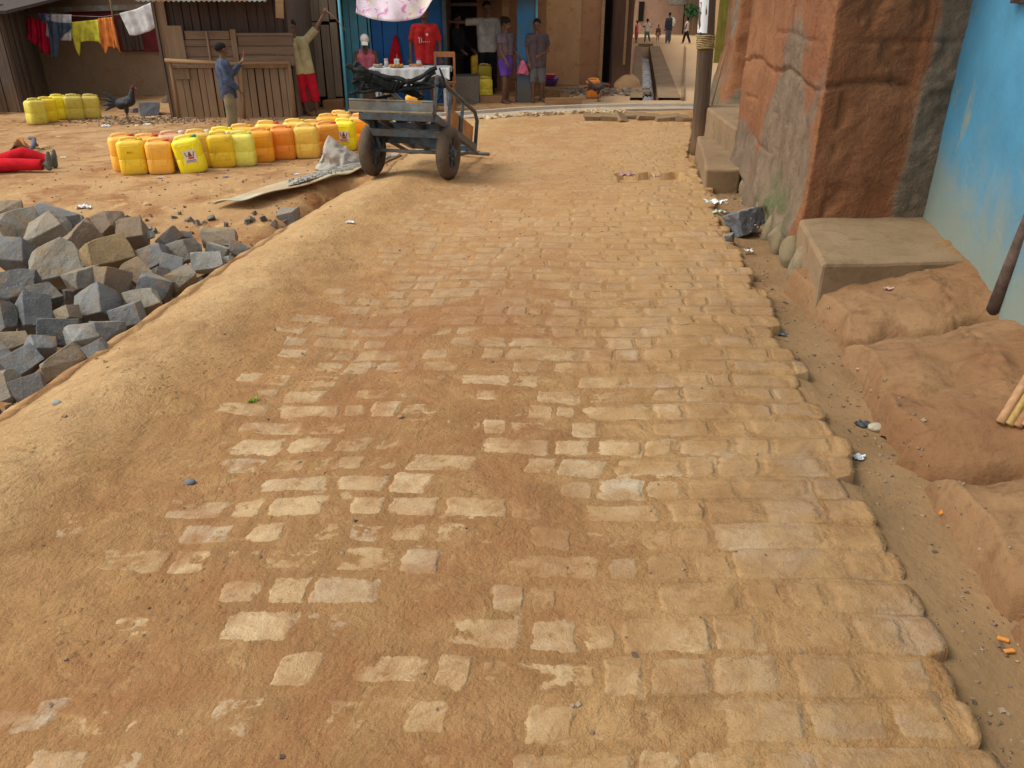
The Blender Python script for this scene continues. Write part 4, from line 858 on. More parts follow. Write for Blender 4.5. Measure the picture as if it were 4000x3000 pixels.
ST = [(80, 225, 190, 100, 'tan'), (150, 350, 290, 250, 'gt'), (25, 400, 130, 130, 'tan'), (430, 280, 370, 140, 'grey'), (350, 390, 290, 180, 'gt'), (490, 345, 190, 140, 'dark'), (110, 545, 230, 240, 'blue'), (630, 445, 250, 260, 'brown'), (790, 330, 200, 190, 'brown'), (955, 400, 210, 200, 'brown'), (390, 640, 320, 290, 'gt'), (780, 560, 330, 230, 'ochre'), (985, 690, 170, 220, 'brown'), (1100, 580, 230, 190, 'blue'), (1215, 425, 155, 110, 'blue'), (1335, 418, 90, 60, 'blue'), (1290, 535, 280, 190, 'gt'), (1585, 440, 300, 130, 'tan'), (1235, 645, 160, 170, 'grey'), (1500, 600, 220, 150, 'light'), (1570, 515, 160, 90, 'light'), (1730, 512, 180, 100, 'grey'), (1643, 585, 70, 50, 'light'), (1300, 745, 240, 150, 'gt'), (600, 725, 220, 170, 'gt'), (805, 765, 220, 230, 'brown'), (1130, 790, 270, 210, 'blue'), (1025, 895, 250, 170, 'gt'), (145, 795, 290, 230, 'dark'), (335, 850, 180, 190, 'dark'), (690, 920, 260, 240, 'grey'), (925, 990, 230, 180, 'grey'), (235, 980, 220, 250, 'blue'), (35, 1015, 140, 240, 'dark'), (430, 1105, 310, 200, 'dark'), (775, 1110, 230, 190, 'blue'), (590, 1155, 240, 180, 'light'), (100, 1185, 210, 130, 'tan'), (300, 1222, 220, 130, 'grey'), (170, 1325, 290, 200, 'blue'), (450, 1325, 350, 180, 'tan'), (210, 1510, 240, 150, 'grey'), (50, 1490, 140, 250, 'gt'), (10, 1270, 120, 160, 'blue'), (1080, 405, 60, 55, 'light'), (700, 1225, 150, 110, 'grey'), (470, 985, 190, 110, 'tan'), (1400, 520, 110, 100, 'grey'), (1150, 690, 110, 110, 'dark')]
placed = []
rows = sorted(range(len(ST)), key=lambda i: ST[i][1]); bands = {}
for i in rows: bands.setdefault(min(int((ST[i][1]-150)/190), 6), []).append(i)
bname = {0: 'top row of the heap', 1: 'second row of the heap', 2: 'third row of the heap', 3: 'middle row of the heap', 4: 'fifth row of the heap', 5: 'sixth row of the heap', 6: 'lowest row of the heap'}
ordn = ['leftmost', 'second from the left', 'third from the left', 'fourth from the left', 'fifth from the left', 'sixth from the left', 'seventh from the left', 'eighth from the left', 'ninth from the left', 'tenth from the left', 'eleventh from the left', 'twelfth from the left']
for b, ids in bands.items():
    ids.sort(key=lambda i: ST[i][0])
    for k, i in enumerate(ids):
        cx, cy, w_, h_, t = ST[i]; px, py = cx*.5425, 700+cy*.5425
        p = march(px, py, pile_h); dist = (Vector((p.x, p.y, p.z))-Vector((0, 0, CH))).dot(Vector((0, math.cos(PITCH), -math.sin(PITCH))))
        ppm = F/dist; a = w_*.5425/ppm; c = h_*.5425/ppm; r = random.Random(i*7+3)
        dims = (a*.93, (a+c)/2*.9, c*.96); me = block_mesh(i+100, dims)
        o = link('granite_block', me, M['granite']); ray_ = Vector(ray(px, py)).normalized()
        o.location = Vector(p)+Vector((0, 0, .0))+ray_*(.10*a); o.rotation_euler = (R(-32+r.uniform(-24, 20)), R(r.uniform(-32, 32)), R(r.uniform(-30, 30))-math.atan2(p.x, p.y))
        cc, tn = TONES[t]; j = r.uniform(.85, 1.15); o.color = (cc[0]*j, cc[1]*j, cc[2]*j, 1)
        tag(o, '%s block, %s in the %s' % (tn, ordn[min(k, 11)], bname[b]), 'stone block', 'granite blocks heaped beside the road')
        placed.append((p.x, p.y, p.z, a))
r = random.Random(4)
for i in range(46):
    y = r.uniform(3.2, 6.6); x = float(rl(y))-r.uniform(.16, 2.4); s = r.uniform(.17, .25)
    if y > 5.4 and x < float(rl(y))-2.0: continue
    if y > 5.9 and x > float(rl(y))-1.1: continue
    me = block_mesh(i+300, (s, s*.9, s*.8)); o = link('granite_block', me, M['granite']); o.location = (x, y, gz(x, y)+.01+.03*(pile_h(x, y) > gz(x, y)+.1)); o.rotation_euler = (r.uniform(0, 6), r.uniform(0, 6), r.uniform(0, 6)); v = r.uniform(.14, .26); o.color = (v*1.05, v, v*.92, 1)
    tag(o, 'shaded block wedged underneath the others, seen only through gaps of the heap', 'stone block', 'granite blocks at the bottom of the heap')
mbr = MB(); rq = random.Random(19)
for i in range(420):
    y = rq.uniform(3.3, 7.2); x = float(rl(y))-rq.uniform(.1, 2.6); z = max(gz(x, y), pile_h(x, y)-.12) if y < 6 else gz(x, y); q = rq.uniform(.015, .05)
    mbr.box((x, y, z+q*.3), (q*1.4, q, q*.8), (rq.random()*3, rq.random()*3, rq.random()*3), jit=q*.2)
tag(mbr.build('stone_chips', simple('grey stone chips', (.17, .155, .135), .9, .5, 9, .01)), kind='stuff')
def lone(px, py, sz, col, label, seed, zz=0, cat='stone block', nm='granite_block', dims=(1, .9, .8), fn=None):
    p = (fn or GR)(px, py); me = block_mesh(seed, tuple(sz*d for d in dims), nm); o = link(nm, me, M['granite']); o.location = (p.x, p.y+sz*.25, p.z+sz*.30+zz); o.rotation_euler = (R(-15), R(seed % 20-10), R(seed*37 % 90)); o.color = (*col, 1); return tag(o, label, cat)
lone(1131, 875, .19, (.22, .2, .18), 'single greyish block peeping over the road edge between the heap and the metal sheet', 501, -.02)
lone(2905, 925, .25, (.13, .135, .15), 'rough dark grey boulder against the foot of the orange mud wall', 502, .02, 'boulder', 'boulder')
lone(2850, 943, .07, (.14, .14, .13), 'small dark stone just left of the dark grey boulder', 503, 0, 'stone', 'stone')
rc = [(560, 350, .30, (.16, .15, .13), 'grey boulder at the foot of the stained mud wall, left of the bigger one'), (640, 352, .40, (.20, .19, .16), 'larger grey boulder at the foot of the stained mud wall near the stall'), (715, 432, .40, (.19, .18, .15), 'lumpy grey rock at the left post of the wooden stall'), (655, 402, .22, (.20, .15, .1), 'small brown rock on the slope left of the stall post'), (575, 452, .34, (.18, .2, .23), 'flat bluish grey rock beside the black rooster'), (520, 440, .16, (.18, .15, .12), 'small grey rock behind the black rooster'), (1170, 430, .14, (.3, .3, .3), 'small pale stone by the feet of the person in red trousers')]
for i, a in enumerate(rc): lone(a[0], a[1], a[2], a[3], a[4], 510+i, -.04, 'rock', 'rock')
# ------------------------------------------------------------------ figures
SKIN = simple('dark brown skin', (.125, .062, .036), .6, .12, 9, .001, .35)
def clothmat(name, c, var=.22, sc=7): return simple(name, c, .92, var, sc, .006, .12)
HAIR = simple('black hair', (.012, .010, .009), .9, .3, 60, .006)
def ccap(mb, a, b, ra, rb, flat=False, n=12):
    a = Vector(a); b = Vector(b); d = b-a; L = d.length
    if L < 1e-5: mb.ell(a, (ra, ra, ra)); return
    d.normalize(); pts = []; rs = []
    for t in (85, 60, 35, 15): pts.append(a-d*ra*math.sin(R(t))); rs.append(ra*math.cos(R(t)))
    pts.append(a); rs.append(ra); pts.append(b); rs.append(rb)
    if not flat:
        for t in (15, 35, 60, 85): pts.append(b+d*rb*math.sin(R(t))); rs.append(rb*math.cos(R(t)))
    mb.tube(pts, rs, n)
def fused(mb, name, mat, parent, vox, sm=4):
    me = mb.mesh('tmp'); bm = bmesh.new(); bm.from_mesh(me); bmesh.ops.recalc_face_normals(bm, faces=bm.faces); bm.to_mesh(me); bm.free()
    o = bpy.data.objects.new('tmp', me); C.objects.link(o); m = o.modifiers.new('r', 'REMESH'); m.mode = 'VOXEL'; m.voxel_size = vox
    s = o.modifiers.new('s', 'SMOOTH'); s.iterations = sm; s.factor = .5
    bpy.context.view_layer.update(); dg = bpy.context.evaluated_depsgraph_get(); me2 = bpy.data.meshes.new_from_object(o.evaluated_get(dg))
    bpy.data.objects.remove(o); me2.materials.clear(); me2.name = name
    return link(name, me2, mat, parent, True)
import time
def person(loc, Hh, yaw, label, legs, arms, lean=(0, 0, 1), head=(0, 0), shirt=None, sleeve=.6, slen=.05, trousers=None, tleg=2., skirt=None, hair='short', shoes=None, vox=.011, pz=None, rotm=None, ground=True, group=None, seed=0, twist=0, fat=1.):
    h = Hh; root = thing('person', (0, 0, 0), label, 'person', group); t = Vector(lean).normalized()
    P0 = Vector((0, 0, .50*h)); side = Vector((math.cos(R(twist)), math.sin(R(twist)), 0)); nb = P0+t*.315*h
    B = MB(); S = MB(); T = MB(); K = MB(); KK = []; hands = []
    hipc = {}; f0 = 1e9
    for s in (-1, 1):
        K = MB(); KK.append(K)
        hip = P0+Vector((s*.048*h, 0, 0)); hipc[s] = hip; sh = nb-t*.035*h+side*s*.105*h
        ccap(B, hip, nb-t*.09*h+side*s*.055*h, .056*h, .060*h); ccap(B, nb-t*.03*h, sh, .035*h, .034*h)
        td, kd, fy = legs[0 if s < 0 else 1]; td = Vector(td).normalized(); kd = Vector(kd).normalized()
        kn = hip+td*.235*h; an = kn+kd*.225*h
        ccap(B, hip, kn, .050*h, .034*h); ccap(B, kn, kn+kd*.08*h, .034*h, .033*h); ccap(B, kn+kd*.08*h, an, .033*h, .020*h)
        fd = Vector((math.sin(R(fy)), -math.cos(R(fy)), -.12)); 
        if abs(kd.z) < .6: fd = Vector((0, -1, 0)) if rotm else Vector((0, -.5, -.5))
        fd.normalize(); F_ = K if shoes else B; k2 = 1.22 if shoes else 1.
        heel = an+kd*.018*h-fd*.025*h
        ccap(F_, heel, heel+fd*.085*h, .021*h*k2, .020*h*k2); ccap(F_, heel+fd*.07*h, heel+fd*.125*h+kd*.004*h, .021*h*k2, .012*h*k2); ccap(F_, an, heel, .021*h*k2, .020*h*k2)
        f0 = min(f0, (heel+fd*.1*h).z-.02*h, heel.z-.02*h)
        ud, ld = arms[0 if s < 0 else 1]; ud = Vector(ud).normalized(); ld = Vector(ld).normalized()
        el = sh+ud*.165*h; wr = el+ld*.145*h
        ccap(B, sh, el, .029*h, .022*h); ccap(B, el, wr, .022*h, .0145*h)
        lat = ld.cross(Vector((0, 1, 0)) if abs(ld.y) < .8 else Vector((1, 0, 0))).normalized(); nrm = lat.cross(ld)
        pe = wr+ld*.048*h; fr = max(.0062*h, vox*.62)
        for q in (-1, 0, 1): ccap(B, wr+lat*q*.006*h, pe+lat*q*.013*h, .010*h, .010*h, n=8)
        for q, ln in zip((-1.5, -.5, .5, 1.5), (.034, .044, .046, .038)):
            a0_ = pe+lat*q*.0112*h; a1_ = a0_+(ld+nrm*.25).normalized()*ln*.5*h; a2_ = a1_+(ld*.8+nrm*.75).normalized()*ln*.5*h
            ccap(B, a0_, a1_, fr, fr*.95, n=8); ccap(B, a1_, a2_, fr*.95, fr*.8, n=8)
        tb = wr+ld*.012*h+lat*s*.014*h; ccap(B, tb, tb+(ld*.7+lat*s*.7).normalized()*.03*h, fr*1.1, fr, n=8); tb2 = tb+(ld*.7+lat*s*.7).normalized()*.03*h; ccap(B, tb2, tb2+ld*.02*h, fr, fr*.8, n=8)
        hands.append(pe+ld*.02*h)
        if shirt:
            lo = P0-t*slen*h+Vector((s*.040*h, 0, 0)); ccap(S, nb-t*.085*h+side*s*.055*h, lo, .070*h, .071*h, True)
            if sleeve > 0: ccap(S, nb-t*.03*h, sh, .042*h, .043*h)
            else: ccap(S, nb-t*.02*h+side*s*.05*h, nb-t*.10*h+side*s*.05*h, .040*h, .05*h)
            e = sh+ud*.165*h*min(sleeve, 1); 
            if sleeve > 0: ccap(S, sh, e, .043*h, (.040 if sleeve < 1 else .033)*h, sleeve < 1)
            if sleeve > 1: ccap(S, el, el+ld*.145*h*(sleeve-1), .033*h, .027*h, True)
        if trousers:
            ccap(T, P0+Vector((s*.03*h, 0, .04*h)), hip, .060*h, .062*h); k1 = min(tleg, 1)
            ccap(T, hip, hip+td*.235*h*k1, .064*h, (.060-.008*k1)*h, tleg < 1)
            if tleg > 1: ccap(T, kn, kn+kd*.225*h*(tleg-1), .052*h, .046*h, True)
    if skirt:
        K2 = MB(); K2.lathe([(.068*h, .545*h), (.085*h, .48*h), (.10*h, .40*h), (.125*h, .27*h), (.12*h, .268*h), (.02*h, .28*h)], (0, 0, 0), 18)
        K2.v = [(x+.008*h*math.sin(z*40+x*60), y*.8+.006*h*math.cos(math.atan2(y, x)*7), z) for x, y, z in K2.v]
    Mh = Euler((R(head[1]), 0, R(head[0]))).to_matrix(); hc = nb+t*.085*h+Mh@Vector((0, -.012*h, .02*h))
    ccap(B, nb-t*.03*h, hc-Vector((0, 0, .03*h)), .031*h, .028*h)
    B.ell(hc+Mh@Vector((0, .010*h, .018*h)), (.047*h, .058*h, .053*h), Mh, 16, 12); B.ell(hc+Mh@Vector((0, -.014*h, -.028*h)), (.034*h, .036*h, .038*h), Mh, 14, 10)
    B.ell(hc+Mh@Vector((0, -.054*h, -.010*h)), (.009*h, .013*h, .014*h), Mh, 8, 6); B.ell(hc+Mh@Vector((0, -.048*h, -.034*h)), (.015*h, .010*h, .007*h), Mh, 8, 6)
    for s in (-1, 1): B.ell(hc+Mh@Vector((s*.048*h, .006*h, -.004*h)), (.006*h, .012*h, .016*h), Mh, 8, 6)
    body = fused(B, 'body', SKIN, root, vox, 3)
    if vox < .015:
        for s in (-1, 1):
            e = MB(); e.ell(hc+Mh@Vector((s*.019*h, -.0465*h, .006*h)), (.0075*h, .004*h, .0042*h), Mh, 8, 6); e.build('eye', EYE, body, True)
        e = MB(); e.ell(hc+Mh@Vector((0, -.0575*h, -.035*h)), (.012*h, .003*h, .0028*h), Mh, 8, 6); e.build('mouth', LIP, body, True)
    Hm = MB()
    if hair in ('short', 'afro', 'bun', 'long', 'tuft'):
        k = {'short': 1.06, 'afro': 1.35, 'bun': 1.10, 'long': 1.14, 'tuft': 1.08}[hair]
        Hm.ell(hc+Mh@Vector((0, .016*h, .026*h)), (.048*h*k, .057*h*k, .052*h*k), Mh, 16, 12)
        if hair == 'bun': Hm.ell(hc+Mh@Vector((0, .07*h, .05*h)), (.026*h, .026*h, .026*h), Mh)
        if hair == 'long': Hm.ell(hc+Mh@Vector((0, .045*h, -.03*h)), (.04*h, .03*h, .06*h), Mh)
        fused(Hm, 'hair', HAIR, root, max(vox, .011), 2)
    if hair == 'cap':
        Hm.ell(hc+Mh@Vector((0, .010*h, .028*h)), (.056*h, .066*h, .058*h), Mh, 16, 12); Hm.box(hc+Mh@Vector((0, -.078*h, .022*h)), (.075*h, .07*h, .010*h), Mh); fused(Hm, 'cap', clothmat('white cap cloth', (.72, .68, .62)), root, .008, 2)
    if shirt: fused(S, 'shirt', shirt, root, vox, 4)
    if trousers: fused(T, 'trousers', trousers, root, vox, 4)
    if skirt: K2.build('skirt', skirt, root, True)
    if shoes:
        for K in KK: fused(K, 'shoe', shoes, root, vox, 2)
    if rotm is not None: root.matrix_world = Matrix.Translation(Vector(loc))@rotm
    else: root.location = Vector(loc)-Vector((0, 0, f0 if ground else 0)); root.rotation_euler = (0, 0, R(yaw)); root.scale = (fat, fat, 1)
    bpy.context.view_layer.update()
    Mw = root.matrix_world
    return root, [Mw@v for v in hands], Mw@hc, Mw@nb
EYE = simple('dark eye', (.03, .022, .02), .3, .1, 5, 0); LIP = simple('lip', (.09, .03, .028), .6, .1, 5, 0)
def hfrom(px, ytop, base): return PY(px, ytop, base.y).z-base.z
ST_ = ((0, 0, -1), (0, 0, -1), 0)
# boy in denim jacket
b = GR(915, 524); hh = hfrom(840, 165, b)
p1, hd, _, _ = person(b, hh, 118, 'person in dark blue jacket behind the jerrycan queue, one hand raised to the face', [((-.06, .02, -1), (0, .05, -1), -10), ((.10, -.10, -1), (.02, .08, -1), 10)], [((-.12, .0, -1), (.05, -.55, -.75)), ((.1, -.55, -.75), (-.15, -.55, .8))],
    lean=(-.03, .03, 1), head=(18, 0), shirt=clothmat('navy denim jacket', (.055, .072, .115), .35, 14), sleeve=1.9, slen=.10, fat=1.22, trousers=clothmat('khaki trousers', (.19, .155, .09)), tleg=1.95, shoes=simple('dark shoe', (.03, .025, .02)), vox=.0085)
mb = MB(); mb.box(hd[1]+Vector((0, 0, .04)), (.012, .05, .10), (0, .2, .4)); tag(mb.build('phone', simple('dark red case', (.30, .02, .03), .4, .1, 5, 0), bevel=.003), 'small red handset held up by the person in the dark blue jacket', 'phone')
# red trousers
b = GR(1200, 452); hh = hfrom(1148, 68, b)*.99
p2, hd, _, _ = person(b, hh, 22, 'barefoot person in sand polo and red trousers, one arm raised to the plank wall', [((.08, .05, -1), (.16, .0, -1), 20), ((.17, -.03, -1), (.08, .05, -1), -10)], [((-.45, .25, -.9), (.55, .55, -.55)), ((.62, -.05, .65), (.50, -.05, .85))],
    lean=(-.16, 0, 1), head=(-8, 12), shirt=clothmat('sand polo cloth', (.33, .28, .15)), sleeve=.95, slen=.06, trousers=clothmat('red trouser cloth', (.42, .012, .025)), tleg=1.55, fat=1.12, vox=.0085)
mb = MB(); mb.tube([hd[1]+Vector((-.02, -.01, .02)), hd[1]+Vector((.15, 0, -.13)), hd[1]+Vector((.30, 0, -.32))], .006, 6); tag(mb.build('straw', M['wood_pole'], smooth=True), 'thin dry straw dangling from the raised hand by the grey planks', 'straw')
# boy in dark T-shirt by the blue pillar
b = GR(2098, 398); hh = hfrom(2085, 72, b)
person(b, hh, 2, 'barefoot child in dark T-shirt and grey shorts standing before the blue pillar', [((-.03, 0, -1), (.02, 0, -1), -8), ((.05, .02, -1), (-.0, .15, -1), 25)], [((-.15, .05, -1), (.18, -.35, -.85)), ((.22, .05, -.95), (-.55, -.55, -.25))],
    lean=(-.03, 0, 1), head=(-12, 8), shirt=clothmat('dark plum T-shirt', (.085, .062, .066)), sleeve=.7, slen=.08, trousers=clothmat('grey shorts', (.12, .12, .125)), tleg=1.15, vox=.0085)
# man in grey shirt
bb = Vector((PY(1905, 290, YB+.75).x, YB+.62, zB+.13)); hh = hfrom(1893, 4, bb)
person(bb, hh, 4, 'tall person in pale grey shirt in the veranda, arm stretched to the door frame', [((-.06, 0, -1), (0, .02, -1), 0), ((.08, 0, -1), (0, .02, -1), 0)], [((-1, -.05, -.05), (-1, .1, .02)), ((.2, 0, -.95), (.1, -.5, -.7))],
    lean=(0, 0, 1), head=(5, 5), shirt=clothmat('light grey shirt', (.36, .35, .32)), sleeve=.9, slen=.05, trousers=clothmat('black trousers', (.012, .012, .014)), tleg=1.95, shoes=simple('dark sandal', (.03, .02, .02)), vox=.010)
# dark figure in the doorway
bb = Vector((PY(1790, 290, YB+.9).x, YB+.80, zB+.12)); hh = hfrom(1795, 52, bb)
person(bb, hh, 60, 'person in black clothes half hidden in the dark doorway behind the grey plinth', [((0, 0, -1), (0, .02, -1), 0), ((.04, 0, -1), (0, .02, -1), 0)], [((-.1, -.3, -.95), (0, -.7, -.5)), ((.1, -.3, -.95), (0, -.7, -.5))],
    shirt=clothmat('black top', (.014, .014, .018)), sleeve=1.9, slen=.08, trousers=clothmat('black cloth', (.013, .012, .014)), tleg=1.9, vox=.013)
# person with purple top and pink bag
b = Vector((PY(1975, 368, YB+.15).x, YB-.05, zB+.0)); hh = hfrom(1962, 66, b)
p6, hd, _, _ = person(b, hh, 48, 'person in purple wrap and grey top left of the blue pillar', [((-.05, -.2, -1), (0, .1, -1), 0), ((.05, .05, -1), (0, .1, -1), 0)], [((-.1, -.2, -.95), (0, -.5, -.6)), ((.1, -.2, -.95), (.1, -.6, -.6))],
    head=(10, 12), shirt=clothmat('grey plum top', (.13, .10, .12)), sleeve=.5, slen=-.06, trousers=clothmat('purple wrap', (.12, .055, .33)), tleg=.75, hair='bun', vox=.010)
bg_ = MB(); bg_.grid(lambda u, v: (hd[1].x-.03+(.02+.10*v**.7)*math.cos(2*PI*u)*(1+.15*math.sin(6*PI*u)*v), hd[1].y-.02+(.02+.05*v**.7)*math.sin(2*PI*u), hd[1].z+.06-.24*v+.02*math.sin(12*u)*v), 18, 10)
tag(bg_.build('bag', clothmat('pink striped bag', (.52, .13, .20), .45, 16), smooth=True), 'pink and white bag hanging from the hand of the person in purple', 'bag')
# red T-shirt man
b = Vector((PY(1665, 250, 14.75).x, 14.75, gz(-1.5, 14.75))); b.y = YB-.45; b.x = PY(1662, 200, b.y).x; hh = hfrom(1672, 22, b)
p4, hd, hc4, nb4 = person(b, hh, 0, 'person in red football shirt standing behind the food table under the awning', [((-.05, 0, -1), (0, .02, -1), 0), ((.05, 0, -1), (0, .02, -1), 0)], [((-.30, .05, -.95), (-.02, -.1, -1)), ((.30, .05, -.95), (.02, -.1, -1))],
    head=(10, 0), shirt=clothmat('red football shirt', (.40, .022, .022)), sleeve=.8, slen=.075, trousers=clothmat('grey short', (.10, .10, .12)), tleg=1.1, vox=.0085)
mb = MB(); yy = nb4.y-.118*hh*.72; zz = nb4.z-.155*hh; xx0 = nb4.x
mb.box((xx0-.085, yy-.004, zz), (.014, .016, .085)); mb.box((xx0-.085, yy-.004, zz+.045), (.045, .016, .012)); mb.box((xx0-.045, yy-.006, zz), (.010, .016, .075))
for i in range(4): mb.box((xx0-.012+.033*i, yy-.006+.004*i, zz-.022), (.013, .016, .013))
mb.lathe([(.001, -.004), (.022, -.004), (.022, .004), (.001, .004)], (0, 0, 0), 12); 
mb.v[-48:] = [(xx0+.055+v[0], yy-.004+v[2], zz+.10+v[1]) for v in mb.v[-48:]]
sp = mb.build('shirt_print', simple('white print', (.62, .5, .5), .8, .1, 5, 0)); bpy.context.view_layer.update(); sp.parent = p4; sp.matrix_parent_inverse = p4.matrix_world.inverted()
# seated woman in white cap
b = Vector((PY(1425, 230, 14.1).x, 14.55, gz(-2.6, 14.5))); b.y = YB-.42; b.x = PY(1428, 200, b.y).x
sz = PY(1428, 136, b.y).z-b.z-.50*1.5*.97
p3, hd, _, _ = person(b+Vector((0, 0, sz-.75)), 1.5, 8, 'seated person in white cap and pink vest at the left of the food table', [((-.12, -1, -.05), (0, 0, -1), 0), ((.12, -1, -.05), (0, 0, -1), 0)], [((-.2, -.25, -.9), (.35, -.85, -.1)), ((.22, -.25, -.9), (-.35, -.85, -.1))],
    lean=(0, -.10, 1), head=(0, 28), shirt=clothmat('pink vest', (.55, .14, .19)), sleeve=0, slen=.02, trousers=clothmat('dark skirt cloth', (.05, .035, .05)), tleg=1.2, hair='cap', ground=False, vox=.0085)
mb = MB(); mb.box((b.x, b.y+.02, b.z+sz*.5-.04), (.34, .30, sz-.14)); mb.box((b.x, b.y+.02, b.z+sz-.09), (.38, .34, .03)); tag(mb.build('stool', M['wood_mid'], bevel=.01), 'wooden box stool under the seated person in the white cap', 'stool')
# far street people
gF = 'people far down the street'
def farp(px, y0, y1, yaw, label, **k):
    b = G(px, y1); hh = hfrom(px, y0, b); return person(b, hh, yaw, label, k.pop('legs', [((-.05, 0, -1), (0, 0, -1), 0), ((.05, 0, -1), (0, 0, -1), 0)]), k.pop('arms', [((-.2, 0, -1), (0, -.2, -1)), ((.2, 0, -1), (0, -.2, -1))]), vox=.024, group=gF, **k)
farp(2484, 80, 168, 60, 'girl in pink dress at the left end of the group far down the street', shirt=clothmat('pink dress', (.60, .12, .16)), sleeve=.3, skirt=clothmat('pink skirt', (.5, .08, .12)), hair='short')
farp(2524, 74, 166, 190, 'child with big dark hair, white shirt and greenish trousers far down the street', shirt=clothmat('white shirt', (.6, .6, .58)), sleeve=.6, trousers=clothmat('grey green trousers', (.12, .2, .17)), hair='afro', legs=[((-.25, 0, -1), (-.3, 0, -1), 0), ((.06, 0, -1), (.05, 0, -1), 0)], arms=[((-.5, 0, -.8), (-.3, -.5, .5)), ((.5, 0, -.8), (.2, -.5, .5))])
farp(2568, 95, 168, 170, 'small bare chested child far down the street, smallest of the group', trousers=clothmat('beige short', (.45, .3, .22)), tleg=.8, hair='short')
p, hd, _, _ = farp(2608, 48, 170, 200, 'adult in dark jacket and grey trousers with a white bag, tallest far down the street', shirt=clothmat('dark jacket', (.04, .045, .07)), sleeve=1.8, slen=.08, trousers=clothmat('grey trousers', (.11, .11, .14)), hair='short')
mb = MB(); mb.ell(hd[0]+Vector((0, -.05, .35)), (.14, .09, .19)); tag(mb.build('bag', clothmat('white bag cloth', (.6, .62, .6)), smooth=True), 'white bag carried by the tallest person far down the street', 'bag')
farp(2678, 62, 171, 250, 'person in white top and black trousers striding at the right, far down the street', shirt=clothmat('white top', (.65, .63, .62)), sleeve=.2, trousers=clothmat('black leggings', (.02, .02, .022)), hair='long', legs=[((0, -.35, -1), (0, -.2, -1), 0), ((0, .35, -1), (0, .45, -1), 0)], arms=[((-.1, .2, -1), (0, 0, -1)), ((.1, -.2, -1), (0, -.4, -1))])
# figure lying at the left edge
rm = Matrix(((0, 0, -1), (1, 0, 0), (0, -1, 0))).to_4x4()
f = GR(200, 672); rmz = Matrix.Rotation(R(6), 4, 'Z')@rm
hh = 1.25
person((f.x-.50*hh+.02, f.y+.02, f.z+.075), hh, 0, 'child in red tracksuit lying on the ground at the left edge', [((-.09, -.03, -1), (.0, .03, -1), 0), ((.22, -.30, -.9), (.1, .35, -.9), 0)], [((-.3, 0, -1), (0, -.1, -1)), ((.3, 0, -1), (0, -.1, -1))],
    shirt=clothmat('red tracksuit top', (.42, .012, .02)), sleeve=1.9, slen=.05, trousers=clothmat('red tracksuit', (.48, .012, .02)), tleg=1.86, shoes=simple('grey shoe', (.10, .11, .09), .8, .3, 20), rotm=Matrix.Translation((0, 0, -.5*hh*0))@rmz@Matrix.Translation((0, 0, -.5*hh)), vox=.009)

# ------------------------------------------------------------------ birds
def bird(px, py, s, yaw, body, label, name, pose=0):
    b = GR(px, py); o = thing(name, (b.x, b.y, b.z), label, name); mb = MB()
    ccap(mb, (-.06, 0, .26), (.07, 0, .30), .075, .07); ccap(mb, (.08, 0, .32), (.12, 0, .43) if not pose else (.17, 0, .33), .05, .03); hx_ = (.135, 0, .465) if not pose else (.20, 0, .33); mb.ell(hx_, (.032, .024, .027))
    for i, (dx, dz) in enumerate(((-.14, .13), (-.19, .06), (-.20, -.03), (-.18, -.10))): ccap(mb, (-.08, 0, .28), (-.10+dx, .012*(i-1.5), .28+dz), .035, .012)
    ccap(mb, (-.03, .06, .27), (.04, .065, .27), .035, .03); ccap(mb, (-.03, -.06, .27), (.04, -.065, .27), .035, .03)
    for k in (-1, 1): ccap(mb, (0, k*.035, .24), (.0, k*.04, .15), .035, .018)
    mb.v = [(x*s, y*s, z*s) for x, y, z in mb.v]; M4 = Matrix.Rotation(R(yaw), 4, 'Z')@Matrix.Translation((0, 0, 0)); mb.v = [tuple(M4@Vector(v)+Vector(b)) for v in mb.v]; fused(mb, 'body', simple(name+' feathers', body, .55, .5, 30, .01, .4), o, .009, 2)
    for k in (-1, 1):
        mb = MB(); T_ = lambda x, y, z: tuple(M4@(Vector((x, y, z))*s)+Vector(b)); mb.tube([T_(0, k*.04, .16), T_(-.01, k*.04, .08), T_(.01, k*.04, .012)], .008*s, 6)
        for dx, dy in ((.05, 0), (.04, .025), (.04, -.025), (-.03, 0)): mb.tube([T_(.01, k*.04, .012), T_(.01+dx, k*.04+dy, .004)], .005*s, 5)
        mb.build('leg', simple('bird leg', (.2, .13, .06)), o, True)
    mb = MB(); hz = Vector(hx_); mb.v = []; mb.grid(lambda u, v: T_(hz.x-.02+.045*u, .003*(1-2*v), hz.z+.02+.022*abs(math.sin(u*9))*v+.004), 9, 2); mb.box(T_(hz.x+.02, 0, hz.z-.035), (.012*s, .012*s, .03*s)); mb.build('comb', simple('comb red', (.42, .02, .02)), o, thick=.006)
    mb = MB(); mb.tube([T_(hz.x+.025, 0, hz.z), T_(hz.x+.058, 0, hz.z-.008)], [.010*s, .002*s], 6); mb.build('beak', simple('beak horn', (.3, .2, .08)), o)
bird(505, 482, 1.12, 12, (.012, .012, .018), 'black rooster with red comb standing near the pebbly patch', 'rooster')
bird(2335, 396, .95, -25, (.07, .04, .028), 'dark brown hen pecking beside the orange jerrycan', 'hen', 1)
